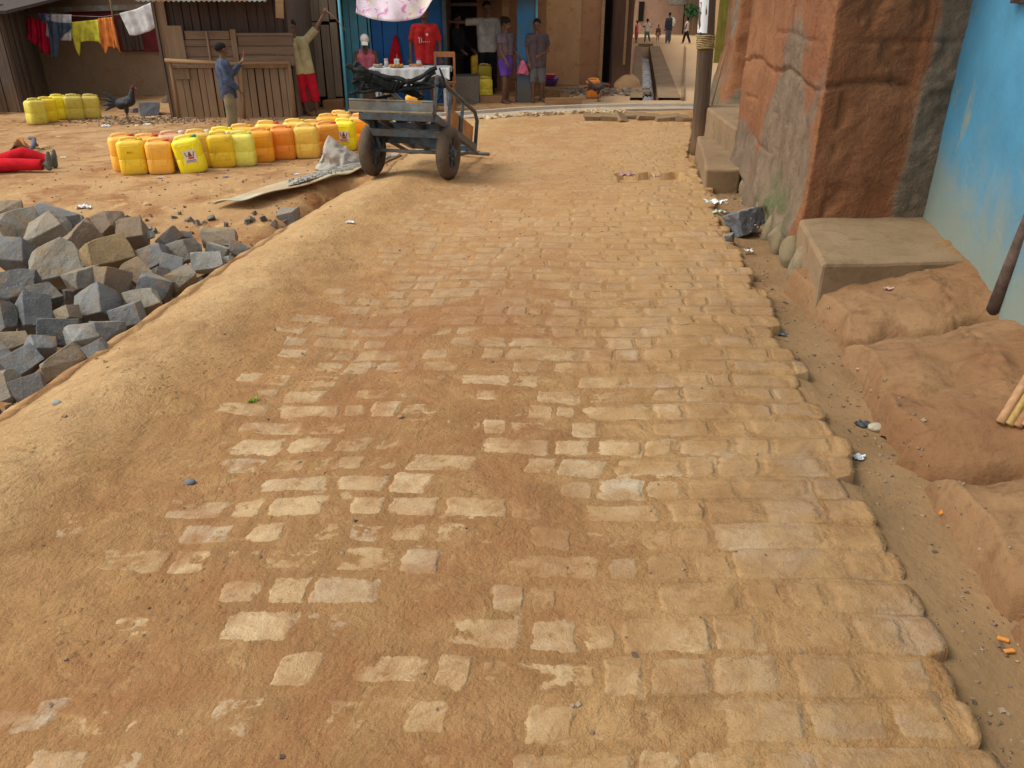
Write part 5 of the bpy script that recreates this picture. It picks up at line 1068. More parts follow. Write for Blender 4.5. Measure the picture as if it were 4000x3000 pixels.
# ------------------------------------------------------------------ hand cart
wl_ = GR(1469, 683); wr_ = GR(1736, 713)
AX = Vector((wr_.x-wl_.x, wr_.y-wl_.y, 0)); tw = AX.length; tw = .80; AX = Vector((math.cos(R(-14)), math.sin(R(-14)), 0)); FW = Vector((-AX.y, AX.x, 0)); FW = FW if FW.y > 0 else -FW
CC = Vector(((wl_.x+wr_.x)/2, (wl_.y+wr_.y)/2, max(wl_.z, wr_.z)-.008))+FW*.06
WR = .255
hc_ = thing('handcart', tuple(CC), 'grey metal two wheeled handcart tipped on its shafts at the road edge', 'handcart')
tip = GR(1828, 602)
TILT = math.atan2(.50, 1.35)
def cw(x, y, z, tilt=True):
    """cart frame: x along axle, y away, z up; the bed is tipped about the axle"""
    if tilt:
        y, z0 = y, z; yy = y*math.cos(-TILT)-(z0-WR)*math.sin(-TILT); zz = y*math.sin(-TILT)+(z0-WR)*math.cos(-TILT)+WR; y, z = yy, zz
    return CC+AX*x+FW*y+Vector((0, 0, z))
steel = simple('painted cart steel', (.060, .088, .108), .5, .45, 14, .004, .4, ((.10, .075, .055), .3))
steel2 = simple('worn grey cart board', (.15, .165, .16), .7, .35, 8, .004, .3, ((.17, .13, .09), .3))
rub = simple('dusty tyre rubber', (.075, .058, .045), .9, .35, 16, .01, .2, ((.125, .088, .058), .7))
rimm = simple('rusty rim', (.10, .085, .07), .6, .4, 15)
bw = tw/2-.03; RY, FY = -.40, 1.0                     # near end and far end of the bed
ZB = .50
for s in (-1, 1):
    wc = CC+AX*(s*tw/2)+Vector((0, 0, WR)); 
    w_ = MB(); prof = []
    for i in range(14): a = 2*PI*i/14; prof.append((WR-.062+.062*math.cos(a), .064*math.sin(a)))
    nn_ = 48; vs = []; fs = []
    Bs = Matrix((AX, FW, Vector((0, 0, 1)))).transposed()
    for k in range(nn_):
        t_ = 2*PI*k/nn_
        for i, (r_, x_) in enumerate(prof):
            tr = .005*(1 if (k+ (i % 2)) % 2 else -1)*(1 if r_ > WR-.025 else 0); vs.append(wc+Bs@Vector((x_, (r_+tr)*math.cos(t_), (r_+tr)*math.sin(t_))))
    for k in range(nn_):
        for i in range(14): fs.append((k*14+i, k*14+(i+1) % 14, ((k+1) % nn_)*14+(i+1) % 14, ((k+1) % nn_)*14+i))
    w_.add(vs, fs); tyre = None
    mw = MB(); mw.tube([wc-AX*.03, wc+AX*.03], WR-.095, 28); wheel = mw.build('wheel', rimm, hc_, True, bevel=.01)
    w_.build('tyre', rub, wheel, True)
    mb = MB(); mb.tube([wc-AX*.075, wc+AX*.075], .035, 14); mb.tube([wc-AX*.045, wc+AX*.045], .07, 14)
    for k in range(6): a = 2*PI*k/6; mb.beam(wc+AX*.035+Bs@Vector((0, .05*math.cos(a), .05*math.sin(a))), wc+AX*.035+Bs@Vector((0, .16*math.cos(a), .16*math.sin(a))), .03, .012)
    mb.build('hub', steel, wheel, bevel=.003)
mb = MB(); mb.tube([CC+AX*(-tw/2)+Vector((0, 0, WR)), CC+AX*(tw/2)+Vector((0, 0, WR))], .017, 10); mb.build('axle', steel2, hc_, True)
mb = MB()
for s in (-1, 1):
    mb.beam(cw(s*bw, RY, ZB), cw(s*bw, FY, ZB), .045, .07); mb.beam(cw(s*bw*.97, -.16, ZB), CC+AX*(s*(tw/2-.085))+Vector((0, 0, WR)), .04, .028); mb.beam(cw(s*bw*.97, .18, ZB), CC+AX*(s*(tw/2-.085))+Vector((0, 0, WR)), .04, .028)
for y in (RY, -.05, .30, .65, FY): mb.beam(cw(-bw, y, ZB-.005), cw(bw, y, ZB-.005), .045, .06)
mb.beam(cw(-bw, -.16, ZB-.10), cw(bw, -.16, ZB-.10), .05, .07); mb.beam(cw(-bw, .18, ZB-.10), cw(bw, .18, ZB-.10), .05, .07); mb.beam(cw(-bw*.5, RY+.03, ZB-.03), cw(-bw*.5, FY, ZB-.03), .04, .04); mb.beam(cw(bw*.4, RY+.03, ZB-.03), cw(bw*.4, FY, ZB-.03), .04, .04)
mb.build('frame', steel, hc_, bevel=.004)
mb = MB(); mb.beam(cw(-bw-.10, RY-.04, ZB+.078), cw(bw-.0, RY-.04, ZB+.078), .026, .085); mb.build('end_board', steel2, hc_, bevel=.004)
mb = MB(); mb.beam(cw(-bw-.1, RY-.062, ZB+.130), cw(bw, RY-.062, ZB+.130), .02, .014); mb.beam(cw(-bw-.1, RY-.062, ZB+.026), cw(bw, RY-.062, ZB+.026), .02, .016); mb.build('board_rim', simple('brass brown rim', (.23, .18, .11), .6, .3), hc_, bevel=.003)
mb = MB(); 
for i, x in enumerate((-.30, -.10, .10, .28)): mb.beam(cw(x*bw*2.6, RY+.05, ZB+.045), cw(x*bw*2.6, .30, ZB+.045), .13, .02)
mb.build('bed_board', M['wood_pole'], hc_, bevel=.003)
RH = .37
for s in (-1, 1):
    mb = MB(); yb = [RY, RY+.42, RY+.84, FY-.02] if s > 0 else [RY, RY+.5, FY-.02]
    mb.tube([cw(s*bw, RY, ZB+RH), cw(s*bw, (RY+FY)/2, ZB+RH-.01), cw(s*bw, FY-.12, ZB+RH-.01), cw(s*bw, FY, ZB+RH-.08), cw(s*bw, FY, ZB+.0)], .021, 8)
    rail = mb.build('side_rail', steel, hc_, True)
    for y in yb[:-1]:
        mb = MB(); mb.beam(cw(s*bw, y, ZB+.02), cw(s*bw, y, ZB+RH), .034, .034, up=(1, .2, 0)); mb.build('post', steel, rail, bevel=.004)
mb = MB(); 
for s in (-1, 1):
    e = CC+AX*(s*.16+.10)+FW*1.55; e.z = gz(e.x, e.y)+.035
    mb.tube([cw(s*bw*.8, .15, ZB-.12), cw(s*bw*.75, .7, ZB-.13), e-FW*.25+Vector((0, 0, .05)), e], .021, 8)
e0_ = CC+AX*(-.10)+FW*1.52; e1_ = CC+AX*.42+FW*1.42; 
for e in (e0_, e1_): e.z = gz(e.x, e.y)+.04
mb.tube([e0_, e1_], .02, 8); mb.build('shaft', steel2, hc_, True)
mb = MB(); mb.beam(cw(bw-.03, RY+.45, ZB+.13), cw(bw-.03, FY-.05, ZB+.13), .018, .17); mb.build('side_panel', simple('orange plywood', (.42, .20, .07), .8, .25, 6, .003), hc_)
# black strapping slung over the near posts
blk = simple('black rubber sheet', (.012, .015, .015), .75, .5, 12, .01, .2)
yN = cw(0, RY, ZB).y
SP = [([(1352, 256), (1450, 285), (1540, 308), (1588, 316), (1640, 301), (1706, 264)], .022, -.02, 'thick black rubber strip sagging from the left to the right near cart post'),
 ([(1378, 258), (1450, 296), (1520, 322), (1562, 350)], .050, .02, 'thickest black strip hanging from the left near cart post to the middle'),
 ([(1380, 306), (1440, 312), (1520, 330), (1600, 322), (1690, 333), (1728, 330)], .018, .05, 'black strip drawn level between the cart posts below the sagging ones'),
 ([(1366, 366), (1430, 360), (1500, 345), (1560, 352), (1640, 345), (1700, 336), (1742, 338)], .016, .0, 'thin black strip rising to the right just above the cart board'),
 ([(1440, 322), (1500, 350), (1556, 348), (1620, 366), (1652, 388)], .034, .10, 'twisted black strip dropping onto the cart bed at the right'),
 ([(1602, 312), (1596, 335), (1575, 352), (1640, 330), (1700, 282)], .020, .06, 'knotted black strip doubled back to the right near cart post'),
 ([(1716, 270), (1738, 320), (1722, 372), (1702, 408)], .010, -.04, 'slack black cord hanging down beside the right near cart post'),
 ([(1400, 300), (1385, 318), (1420, 340), (1500, 330), (1545, 345)], .036, .14, 'crumpled black strip bunched behind the left near cart post')]
for i, (pl, r_, dy, lb) in enumerate(SP):
    P_ = [PY(a_, b_, yN+dy) for a_, b_ in pl]; Q_ = []
    for k_ in range((len(P_)-1)*6+1):
        u = k_/6; k0 = min(int(u), len(P_)-2); f_ = u-k0; f_ = f_*f_*(3-2*f_)*.4+f_*.6; v = P_[k0].lerp(P_[k0+1], f_); q_ = v*5+Vector((i*3, 0, 0)); Q_.append(v+Vector((0, mnoise.noise(q_*2)*.04, mnoise.noise(q_*2+Vector((7, 0, 0)))*.018)))
    mb = MB(); mb.tube(Q_, [r_*(1+.55*mnoise.noise(Vector((k_*.6, i*5, 0)))) for k_ in range(len(Q_))], 6)
    tag(mb.build('rubber_strap', blk), lb, 'strap', 'black rubber strips on the cart')
for i, (a, b, r_, m_, l) in enumerate([(cw(-bw*.55, RY+.1, ZB+.30), cw(-bw*.15, RY+.2, ZB+.03), .022, M['wood_pole'], 'pale wooden stick slanting through the left side of the cart'), (cw(-bw*.3, RY+.05, ZB+.25), cw(bw*.35, RY+.3, ZB+.05), .020, steel2, 'greyish bar slanting down to the middle of the cart bed'), (cw(-bw, RY+.06, ZB+.15), cw(-bw*.25, RY+.1, ZB+.22), .014, blk, 'thin dark bar above the left end of the cart board')]):
    mb = MB(); mb.tube([a, b], r_, 8); tag(mb.build('bar', m_, smooth=True), l, 'bar')

# ------------------------------------------------------------------ metal sheet, rubble on it, sack
tipp = GR(838, 815)+Vector((0, 0, .05)); far = GR(1440, 655)+Vector((0, 0, .05)); near = GR(1570, 612)+Vector((0, 0, .03)); mid = GR(985, 822)+Vector((0, 0, .10)); mid2 = GR(1290, 742)+Vector((0, 0, .13)); fr1 = GR(1050, 742)+Vector((0, 0, .03))
lo_ = [tipp, mid, mid2, GR(1400, 690)+Vector((0, 0, .06)), near]; up_ = [tipp, fr1, GR(1240, 700)+Vector((0, 0, .05)), far, GR(1555, 605)+Vector((0, 0, .03))]
def lerpl(L_, u): u *= len(L_)-1; i = min(int(u), len(L_)-2); return L_[i].lerp(L_[i+1], u-i)
mb = MB(); mb.grid(lambda u, v: lerpl(lo_, u).lerp(lerpl(up_, u), v)+Vector((0, 0, .012*math.sin(u*26)*(1-v)+.01*math.sin(u*9+v*5))), 60, 8)
tag(mb.build('metal_sheet', simple('galvanised sheet with dust', (.46, .41, .29), .6, .2, 5, .004, .35, ((.42, .30, .17), .5)), smooth=True, thick=.008), 'long crumpled metal sheet bridging the edge of the road, tip towards the stone heap', 'sheet')
gv = simple('grey mortar grit', (.33, .31, .27), .95, .45, 40, .01); r = random.Random(8)
for k_, (n_, s0, s1, nm, lb) in enumerate(((260, .008, .022, 'grit', ''),)):
    mb = MB()
    for i in range(n_):
        u = r.uniform(.36, .93); v = r.betavariate(2, 2)*.8+.18; p = lerpl(lo_, u).lerp(lerpl(up_, u), v); s = r.uniform(s0, s1); mb.box(p+Vector((0, 0, s*.5+.006)), (s*1.3, s, s), (r.random()*3, r.random()*3, r.random()*3), jit=s*.25)
    mb.grid(lambda u, v: lerpl(lo_, .36+.6*u).lerp(lerpl(up_, .36+.6*u), .28+.70*v)+Vector((0, 0, .004+(.045*math.sin(PI*v)*math.sin(PI*min(1, u*1.1))**.5)*(1+.5*mnoise.noise(Vector((u*14, v*5, 0)))))), 60, 10)
    tag(mb.build('grit', gv), kind='stuff')
sk = NG('woven sack'); p = sk.obj(); n = sk.noise(p, 6, 5, .6, .5); wv_ = sk.node('TexWave', {'Scale': 60.}).outputs['Fac']
sk.col(sk.mix(sk.ss(n, .35, .65), (.42, .36, .30), (.55, .50, .44))); sk.set('Roughness', .7); sk.bump(sk.add(n, sk.mul(wv_, .05)), .03)
c = GR(1312, 668); pk = PY(1284, 537, c.y+.10); 
def sackf(u, v):
    a = 2*PI*u; rx, ry = .235, .15; cr = 1-v; q = math.copysign(abs(math.cos(a))**.8, math.cos(a)); s_ = math.sin(a)
    fold = .10*math.sin(3*a+1.)*v*(1-v)*2+.05*math.sin(7*a+4*v)*(1-v*.6)*.6
    x = c.x+rx*q*(cr**.85*(1+fold))+(pk.x-c.x)*v**1.2; y = c.y+.12+ry*s_*(cr**.85*(1+fold)); z = c.z+.02+(pk.z-c.z)*(v**1.05)+.03*math.sin(5*a)*(1-v)*v
    q3 = Vector((x*7, y*7, z*7)); n1 = mnoise.noise(q3); n2 = mnoise.noise(q3*2.3); e_ = (1-v)*min(1, 4*v+.3); rd = abs(mnoise.noise(q3*1.4+Vector((5, 5, 5)))); x += .07*n1*e_+.03*n2*e_; y += (.10*n1-.13*rd)*e_; z += .05*n2*e_+(.10*max(0, math.cos(a-.2))-.03)*e_*(v < .6)
    return (x, y, z)
mb = MB(); mb.grid(sackf, 48, 20); tag(mb.build('sack', sk.m, smooth=True), 'crumpled off white woven sack peaked like a tent on the metal sheet', 'sack')

# ------------------------------------------------------------------ food table and what stands on it
YTb = YB-1.25; zt = PY(1600, 268, YTb-.28).z; tx0, tx1 = PY(1446, 270, YTb-.28).x, PY(1752, 268, YTb-.28).x; zg = gz(-2, YTb)
tb_ = thing('table', ((tx0+tx1)/2, YTb, zg), 'small wooden table under the white cloth, behind the cart', 'table')
mb = MB(); mb.box(((tx0+tx1)/2, YTb, zt-.02), (tx1-tx0-.04, .56, .03)); mb.build('table_top', M['wood_mid'], tb_)
for sx_ in (tx0+.08, tx1-.08):
    for sy_ in (-.22, .22): mb = MB(); mb.beam((sx_, YTb+sy_, zg), (sx_, YTb+sy_, zt-.03), .045, .045, up=(0, 1, 0)); mb.build('leg', clothmat('pale leg paint', (.4, .4, .42)), tb_)
def tcl(u, v):
    x = tx0-.02+(tx1-tx0+.04)*u; L_ = 1.0+.62
    s_ = v*(.62+.30+.10); 
    if s_ < .10: return (x, YTb+.30, zt-.10+s_+.004)
    if s_ < .70: return (x, YTb+.30-(s_-.10), zt+.004+.003*math.sin(x*20+s_*9))
    d_ = (s_-.70)/.32; dr = .10+.20*math.exp(-((u-.47)/.22)**2)+.08*max(0, u-.86)*7; return (x, YTb-.302-.03*d_*(1+math.sin(x*17))-.01*math.sin(x*40), zt+.002-dr*d_)
mb = MB(); mb.grid(tcl, 60, 40); cloth_t = mb.build('tablecloth', clothmat('white tablecloth', (.44, .45, .46), .1, 3), smooth=True, thick=.004); tag(cloth_t, 'white cloth draped over the food table', 'tablecloth')
glass = NG('jar glass'); glass.col((.75, .78, .78)); glass.set('Roughness', .1); glass.set('Transmission Weight', .55); glass.set('Specular IOR Level', .5)
def jar(px, y_, r_, h_, lid, label, nm='jar', m=None, lidm=None):
    x = PY(px, 250, y_).x; o = thing(nm, (x, y_, zt+.006), label, nm); mb = MB(); mb.lathe([(r_*.9, .0), (r_, .01), (r_, h_*.8), (r_*.8, h_*.9), (r_*.8, h_)], (x, y_, zt+.007), 16); mb.build('body', m or glass.m, o, True)
    if lid: mb = MB(); mb.lathe([(r_*.95, h_), (r_*.95, h_+.03), (.002, h_+.032)], (x, y_, zt+.008), 16); mb.build('lid', simple('lid '+nm, lid, .5, .1, 5, 0), o)
jar(1636, YTb+.0, .045, .11, (.55, .02, .05), 'glass jar with a red lid at the right of the food table')
jar(1509, YTb+.05, .036, .10, (.5, .35, .35), 'small clear jar at the left of the food table')
jar(1547, YTb+.05, .034, .13, None, 'clear glass holding a spoon in the middle of the food table', 'glass')
jar(1555, YTb-.02, .026, .10, (.6, .6, .6), 'narrow clear bottle beside the glass with the spoon', 'bottle')
mb = MB(); x = PY(1548, 225, YTb+.05).x; mb.tube([(x, YTb+.05, zt+.05), (x+.015, YTb+.05, zt+.21)], .006, 6); tag(mb.build('spoon', M['wood_pole'], smooth=True), 'wooden spoon upright in the glass on the food table', 'spoon')
def plate(px, y_, rx, food, label, n=16, rect=False):
    x = PY(px, 262, y_).x; o = thing('plate', (x, y_, zt+.006), label, 'plate'); mb = MB()
    if rect: mb.box((x, y_, zt+.015), (rx*2.3, rx*1.3, .018))
    else: mb.lathe([(rx*.6, 0), (rx, .018), (rx*1.02, .020), (rx*.6, .008)], (x, y_, zt+.008), 20)
    mb.build('dish', simple('dish', (.55, .5, .5), .4, .1, 5, 0, .4), o, not rect)
    r = random.Random(px); mb = MB()
    for i in range(n): mb.ell((x+r.uniform(-.8, .8)*rx, y_+r.uniform(-.5, .5)*rx, zt+.032+r.uniform(0, .02)), (.026, .02, .016), None, 8, 6)
    mb.build('food', simple('fried food', food, .6, .4, 30), o, True)
plate(1478, YTb-.12, .09, (.35, .28, .2), 'white plate with pale slices at the left end of the food table')
plate(1548, YTb-.14, .13, (.50, .22, .04), 'plate heaped with golden fritters in the middle of the food table', 26)
plate(1625, YTb-.10, .13, (.42, .17, .06), 'flat tray of reddish fried food at the right of the food table', 26, True)
# chair
chx = PY(1737, 300, YTb+.35).x; cy = YTb+.45; o = thing('chair', (chx, cy, zg), 'brown wooden chair with open back right of the food table', 'chair')
ztop = PY(1740, 206, cy).z; 
for s in (-1, 1):
    mb = MB(); mb.beam((chx+s*.17, cy, zg), (chx+s*.17, cy+.03, ztop), .04, .035, up=(0, 1, 0)); mb.build('leg', M['wood_chair'], o, bevel=.005)
    mb = MB(); mb.beam((chx+s*.17, cy-.38, zg), (chx+s*.17, cy-.38, zg+.44), .04, .035, up=(0, 1, 0)); mb.build('leg', M['wood_chair'], o, bevel=.005)
mb = MB(); mb.box((chx, cy-.18, zg+.45), (.40, .42, .025)); mb.build('seat', M['wood_chair'], o, bevel=.005)
mb = MB(); mb.box((chx, cy+.03, ztop-.03), (.36, .02, .09)); mb.box((chx, cy+.02, ztop-.25), (.33, .018, .04)); mb.build('backrest', M['wood_chair'], o, bevel=.005)
# awning pole, awning cloth, red garment
pb_ = GR(1357, 440); pz = PY(1378, 0, pb_.y)
mb = MB(); mb.tube([(pb_.x, pb_.y, pb_.z-.1), (pb_.x+.01, pb_.y, .6), (pb_.x+.02, pb_.y, pz.z+.35)], [.026, .023, .02], 8); tag(mb.build('awning_pole', M['light_blue'], smooth=True), 'slim light blue pole standing at the left of the food table', 'pole')
aw = NG('faded pink floral cloth'); p = aw.obj(); n = aw.noise(p, 7, 5, .7, .8); n2 = aw.noise(p, 2.2, 3, .6)
k = aw.mix(aw.ss(n, .54, .60), (.68, .58, .66), (.55, .20, .38)); k = aw.mix(aw.mul(aw.ss(n2, .56, .64), .6), k, (.62, .56, .36)); k = aw.mix(aw.mul(aw.ss(n, .40, .36), .7), k, (.72, .70, .76)); aw.col(k); aw.bump(n, .01)
Yw = YTb-.25; ax0, ax1 = PY(1388, 30, Yw).x, PY(1697, 20, Yw).x
def awn(u, v):
    zb = PY(1388+309*u, 50+ 34*math.sin(PI*min(1, u*1.05))**.8 - (58*max(0, (u-.80)/.20)**1.3 if u > .80 else 0), Yw).z; zt_ = zb+.30+.5; x = ax0+(ax1-ax0)*u
    return (x+.01*math.sin(v*9), Yw+.10*math.sin(PI*v)*math.sin(u*8)+.35*v+.03*math.sin(u*23+v*4), zb+(zt_-zb)*v)
mb = MB(); mb.grid(awn, 60, 20); tag(mb.build('awning_cloth', aw.m, smooth=True, thick=.004), 'faded white and pink patterned cloth hung as an awning over the food table', 'awning')
mb = MB(); Yr_ = YB-.06
def redc(u, v):
    t_ = v**.85; xl_ = 1545-(4+26*t_); xr_ = 1545+(4+24*t_); px = xl_+(xr_-xl_)*u; py = 136+118*v+6*math.sin(u*9)*v; q = PY(px, py, Yr_); return (q.x, Yr_-.03*math.sin(u*PI)-.012*math.sin(u*19)*v, q.z)
mb.grid(redc, 24, 16); tag(mb.build('red_garment', clothmat('red garment cloth', (.42, .012, .02)), smooth=True, thick=.006), 'red garment hanging to a point on the royal blue wall', 'garment')

# ------------------------------------------------------------------ washing line
Yl = YM-1.1
line = [(60, 52), (120, 62), (205, 50), (290, 62), (400, 66), (470, 55), (560, 28), (640, 2)]
mb = MB(); mb.tube([PY(a, b, Yl+.01) for a, b in line], .006, 5); tag(mb.build('washing_line', simple('line cord', (.2, .2, .18)), smooth=True), 'thin washing line strung from the dark shed to the wooden stall', 'line')
def hang(name, label, top, bot, col, seed, fold=.03, m=None, thick=.008):
    r_ = random.Random(seed); ph = r_.uniform(0, 6)
    def fn(u, v):
        a = PY(*lerp2(top, u), Yl); b = PY(*lerp2(bot, u), Yl); q = Vector(a).lerp(Vector(b), v); w_ = fold*(math.sin(u*13+ph+v*1.5)+.6*math.sin(u*29+ph*2)+.6*mnoise.noise(Vector((u*5, v*4, seed))))*(.4+.6*v); return (q.x, Yl+w_, q.z)
    mb = MB(); mb.grid(fn, 36, 16); return tag(mb.build(name, m or clothmat(name+' cloth %d' % seed, col, .2, 9), smooth=True, thick=thick), label, name, 'washing on the line')
def lerp2(L_, u):
    xs_ = [p[0] for p in L_]; x = xs_[0]+(xs_[-1]-xs_[0])*u; return (x, float(np.interp(x, xs_, [p[1] for p in L_])))
hang('cloth', 'crimson cloth at the left end of the washing line', [(99, 66), (140, 74), (180, 80)], [(101, 140), (130, 170), (152, 178), (165, 205), (199, 212)], (.50, .015, .05), 1)
hang('shorts', 'blue denim shorts bunched at the top of the washing line beside the crimson cloth', [(150, 50), (205, 52)], [(160, 84), (185, 90), (207, 84)], (.10, .13, .26), 2)
hang('cloth', 'white cloth behind the dark denim on the washing line', [(178, 55), (278, 57)], [(180, 140), (215, 155), (278, 160)], (.60, .60, .62), 3, .02)
Yl -= .06; hang('trousers', 'slate blue denim trousers hanging over the white cloth', [(180, 80), (230, 88), (278, 90)], [(196, 120), (203, 226), (222, 228), (228, 158), (236, 155), (258, 128), (278, 112)], (.07, .10, .15), 4); Yl += .06
hang('shirt', 'yellow long sleeved shirt hanging on the washing line', [(279, 86), (330, 82), (384, 76)], [(280, 130), (298, 205), (307, 222), (313, 165), (340, 160), (388, 163), (398, 172)], (.60, .55, .06), 5)
hang('shirt', 'orange shirt with long sleeves hanging beside the yellow one', [(385, 72), (440, 66)], [(392, 165), (402, 196), (416, 210), (424, 180), (450, 190), (462, 185), (468, 208)], (.75, .25, .06), 6)
hang('sheet', 'large white sheet at the right end of the washing line by the stall', [(466, 52), (530, 36), (604, 3)], [(508, 138), (530, 139), (585, 122), (630, 92)], (.62, .60, .60), 7, .02)
mb = MB(); mb.tube([PY(452, 190, Yl), PY(440, 60, Yl), PY(425, -30, Yl)], [.018, .016, .014], 7); tag(mb.build('prop_stick', M['wood_polez'], smooth=True), 'bent stick propping up the washing line beside the orange shirt', 'stick')
# ------------------------------------------------------------------ small things on the right
bs = GB(3905, 1688); ybm = bs.y
stm_ = [simple('peeled cane %d' % i, c, .6, .25, 20, .003) for i, c in enumerate([(.42, .24, .12), (.44, .29, .10), (.36, .18, .09)])]
for i in range(6):
    a = GB(3900+i*34, 1684-abs(i-2)*6); a.z += .012; b = a+Vector((.42+.02*i, .30, .58))
    mb = MB(); mb.tube([a, a.lerp(b, .5)+Vector((.0, .01, .0)), b], [.017, .016, .013], 8); tag(mb.build('cane', stm_[i % 3], smooth=True), ['leftmost cane', 'second cane from the left', 'third cane from the left', 'fourth cane from the left', 'fifth cane from the left', 'rightmost cane'][i]+' of the peeled bundle leaning at the right edge', 'cane', 'bundle of peeled canes at the right edge')
a = GB(3880, 1205); b = PY(4018, 860, a.y-.05)
mb = MB(); mb.tube([a+Vector((0, 0, -.03)), a.lerp(b, .5), b, b+(b-a)*1.5], [.034, .032, .03, .028], 10); tag(mb.build('post', simple('dark worn stake', (.10, .065, .05), .8, .3, 20), smooth=True), 'dark leaning stake against the turquoise wall at the right edge', 'post')
# loose slabs across the road and rubble by the kerb
slb = [(2312, 472, .26, .14), (2352, 471, .10, .10), (2392, 474, .34, .16), (2428, 476, .22, .2), (2480, 466, .48, .15), (2535, 470, .36, .16), (2610, 474, .42, .17), (2668, 476, .24, .14)]
nmz = ['leftmost', 'second from the left', 'third from the left', 'fourth from the left, tipped on edge', 'fifth from the left and longest', 'sixth from the left', 'seventh from the left', 'rightmost, next to the pole']
for i, (px, py, a_, b_) in enumerate(slb):
    p = GR(px, py); me = block_mesh(700+i, (a_, b_*1.3, .10), 'paving_slab'); o = link('paving_slab', me, M['concrete']); o.location = (p.x, p.y+.08, p.z+.035); o.rotation_euler = (R(8 if i != 3 else 30), R([4, -5, 3, 22, -2, 2, -3, 5][i]), R([5, 20, -8, 30, 2, -4, 6, -10][i]))
    tag(o, 'loose pale slab in the row across the far road, '+nmz[i], 'slab', 'loose slabs across the far road')
mb = MB(); r = random.Random(77)
def chunk(mb, p, s, r, fl=.7): mb.box(p, (s*r.uniform(.8, 1.5), s, s*fl), (r.uniform(-.5, .5), r.uniform(-.5, .5), r.uniform(0, 3)), jit=s*.2)
for i in range(300):
    t_ = r.random()
    x = r.uniform(-.5, 2.0); y = float(kerb_y(x))-.30+r.gauss(0, .05); chunk(mb, (x, y, roadh(x, y)+.008), r.uniform(.04, .10), r, .35)
tag(mb.build('rubble', simple('pale rubble', (.46, .33, .19), .9, .3, 9, .01)), kind='stuff')
mb = MB()
for i in range(420):
    x = r.uniform(PY(2130, 380, YT-.4).x, PY(2470, 380, YT-.4).x+.3); y = YT-.9+r.gauss(0, .28); chunk(mb, (x, y, gz(x, y)+.01), r.uniform(.02, .11), r, .6)
tag(mb.build('rubble', simple('brown rubble', (.20, .15, .11), .9, .5, 9, .01)), kind='stuff')
for i, (px, py, w_, lab) in enumerate([(2120, 372, .75, 'long brown plank edge lying below the purple basin'), (2200, 408, .70, 'pale plank standing on edge along the kerb by the blue pillar'), (2180, 350, .9, 'narrow pale board lying along the foot of the tan house')]):
    p = GR(px, py); mb = MB(); mb.box((p.x, p.y, p.z+.06), (w_, .06, .12), (0, 0, R(4)), jit=.008); tag(mb.build('board', M['wood_pole'], bevel=.006), lab, 'board')
for i, (px, py, s, lab) in enumerate([(2150, 392, .26, 'square mud brick under the purple basin'), (2205, 395, .16, 'smaller mud brick right of the square one by the tan house')]):
    p = GR(px, py); me = block_mesh(760+i, (s*1.3, s, s*.9), 'mud_brick'); o = link('mud_brick', me, M['bank']); o.location = (p.x, p.y+.1, p.z+s*.4); tag(o, lab, 'brick')
p = GR(2150, 356); 
for nm, col, zz, rr0, lab in (('basin', (.13, .05, .30), .10, .19, 'purple plastic basin at the foot of the tan house'), ('basin', (.45, .08, .14), .19, .15, 'dark pink basin stacked inside the purple one')):
    mb = MB(); mb.lathe([(rr0*.7, 0), (rr0, .13), (rr0*1.06, .135), (rr0*.95, .128), (rr0*.66, .012)], (p.x+(0 if zz < .15 else -.03), p.y+.25, p.z+zz), 24); tag(mb.build(nm, simple(nm+' plastic %.2f' % zz, col, .45, .1, 5, 0, .4), smooth=True), lab, nm)
# pebbles: countless
def scatter(name, n, fn, hf, s0, s1, cols, seed):
    r = random.Random(seed); mb = MB(); k = 0
    while k < n:
        x, y = fn(r); s = r.uniform(s0, s1)*(r.random()**1.5*.8+.4); chunk(mb, (x, y, hf(x, y)+s*.15), s, r, .6); k += 1
    o = mb.build(name, cols); return tag(o, kind='stuff')
gp = NG('pebble'); isl = gp.node('NewGeometry').outputs['Random Per Island']; gp.col(gp.mix(gp.ss(isl, .1, .9), (.12, .08, .055), (.30, .215, .14))); gp.set('Roughness', .9); pebm = gp.m
def fr_(r): y = 1.2+5.6*r.random()**1.2; return float(rr(y))+r.uniform(.03, .35 if y < 4.6 else .2), y
scatter('gravel', 600, fr_, bankh, .004, .014, pebm, 1)
def fy_(r): 
    y = r.uniform(6.5, 13.5); return float(rl(y))-r.uniform(.1, 6.0)*r.random()**.7, y
scatter('gravel', 1500, fy_, gz, .006, .020, pebm, 2)
A56 = GR(560, 470)
def fp_(r): a = A56; return a.x+r.gauss(0, .9), a.y+r.gauss(0, .35)
scatter('gravel', 900, fp_, gz, .012, .04, pebm, 3)
def fq_(r): y = .9+8*r.random()**1.6; x = float(rl(y))+r.random()**1.4*3.4+.05; return x, y
scatter('gravel', 420, fq_, roadh, .004, .012, pebm, 4)
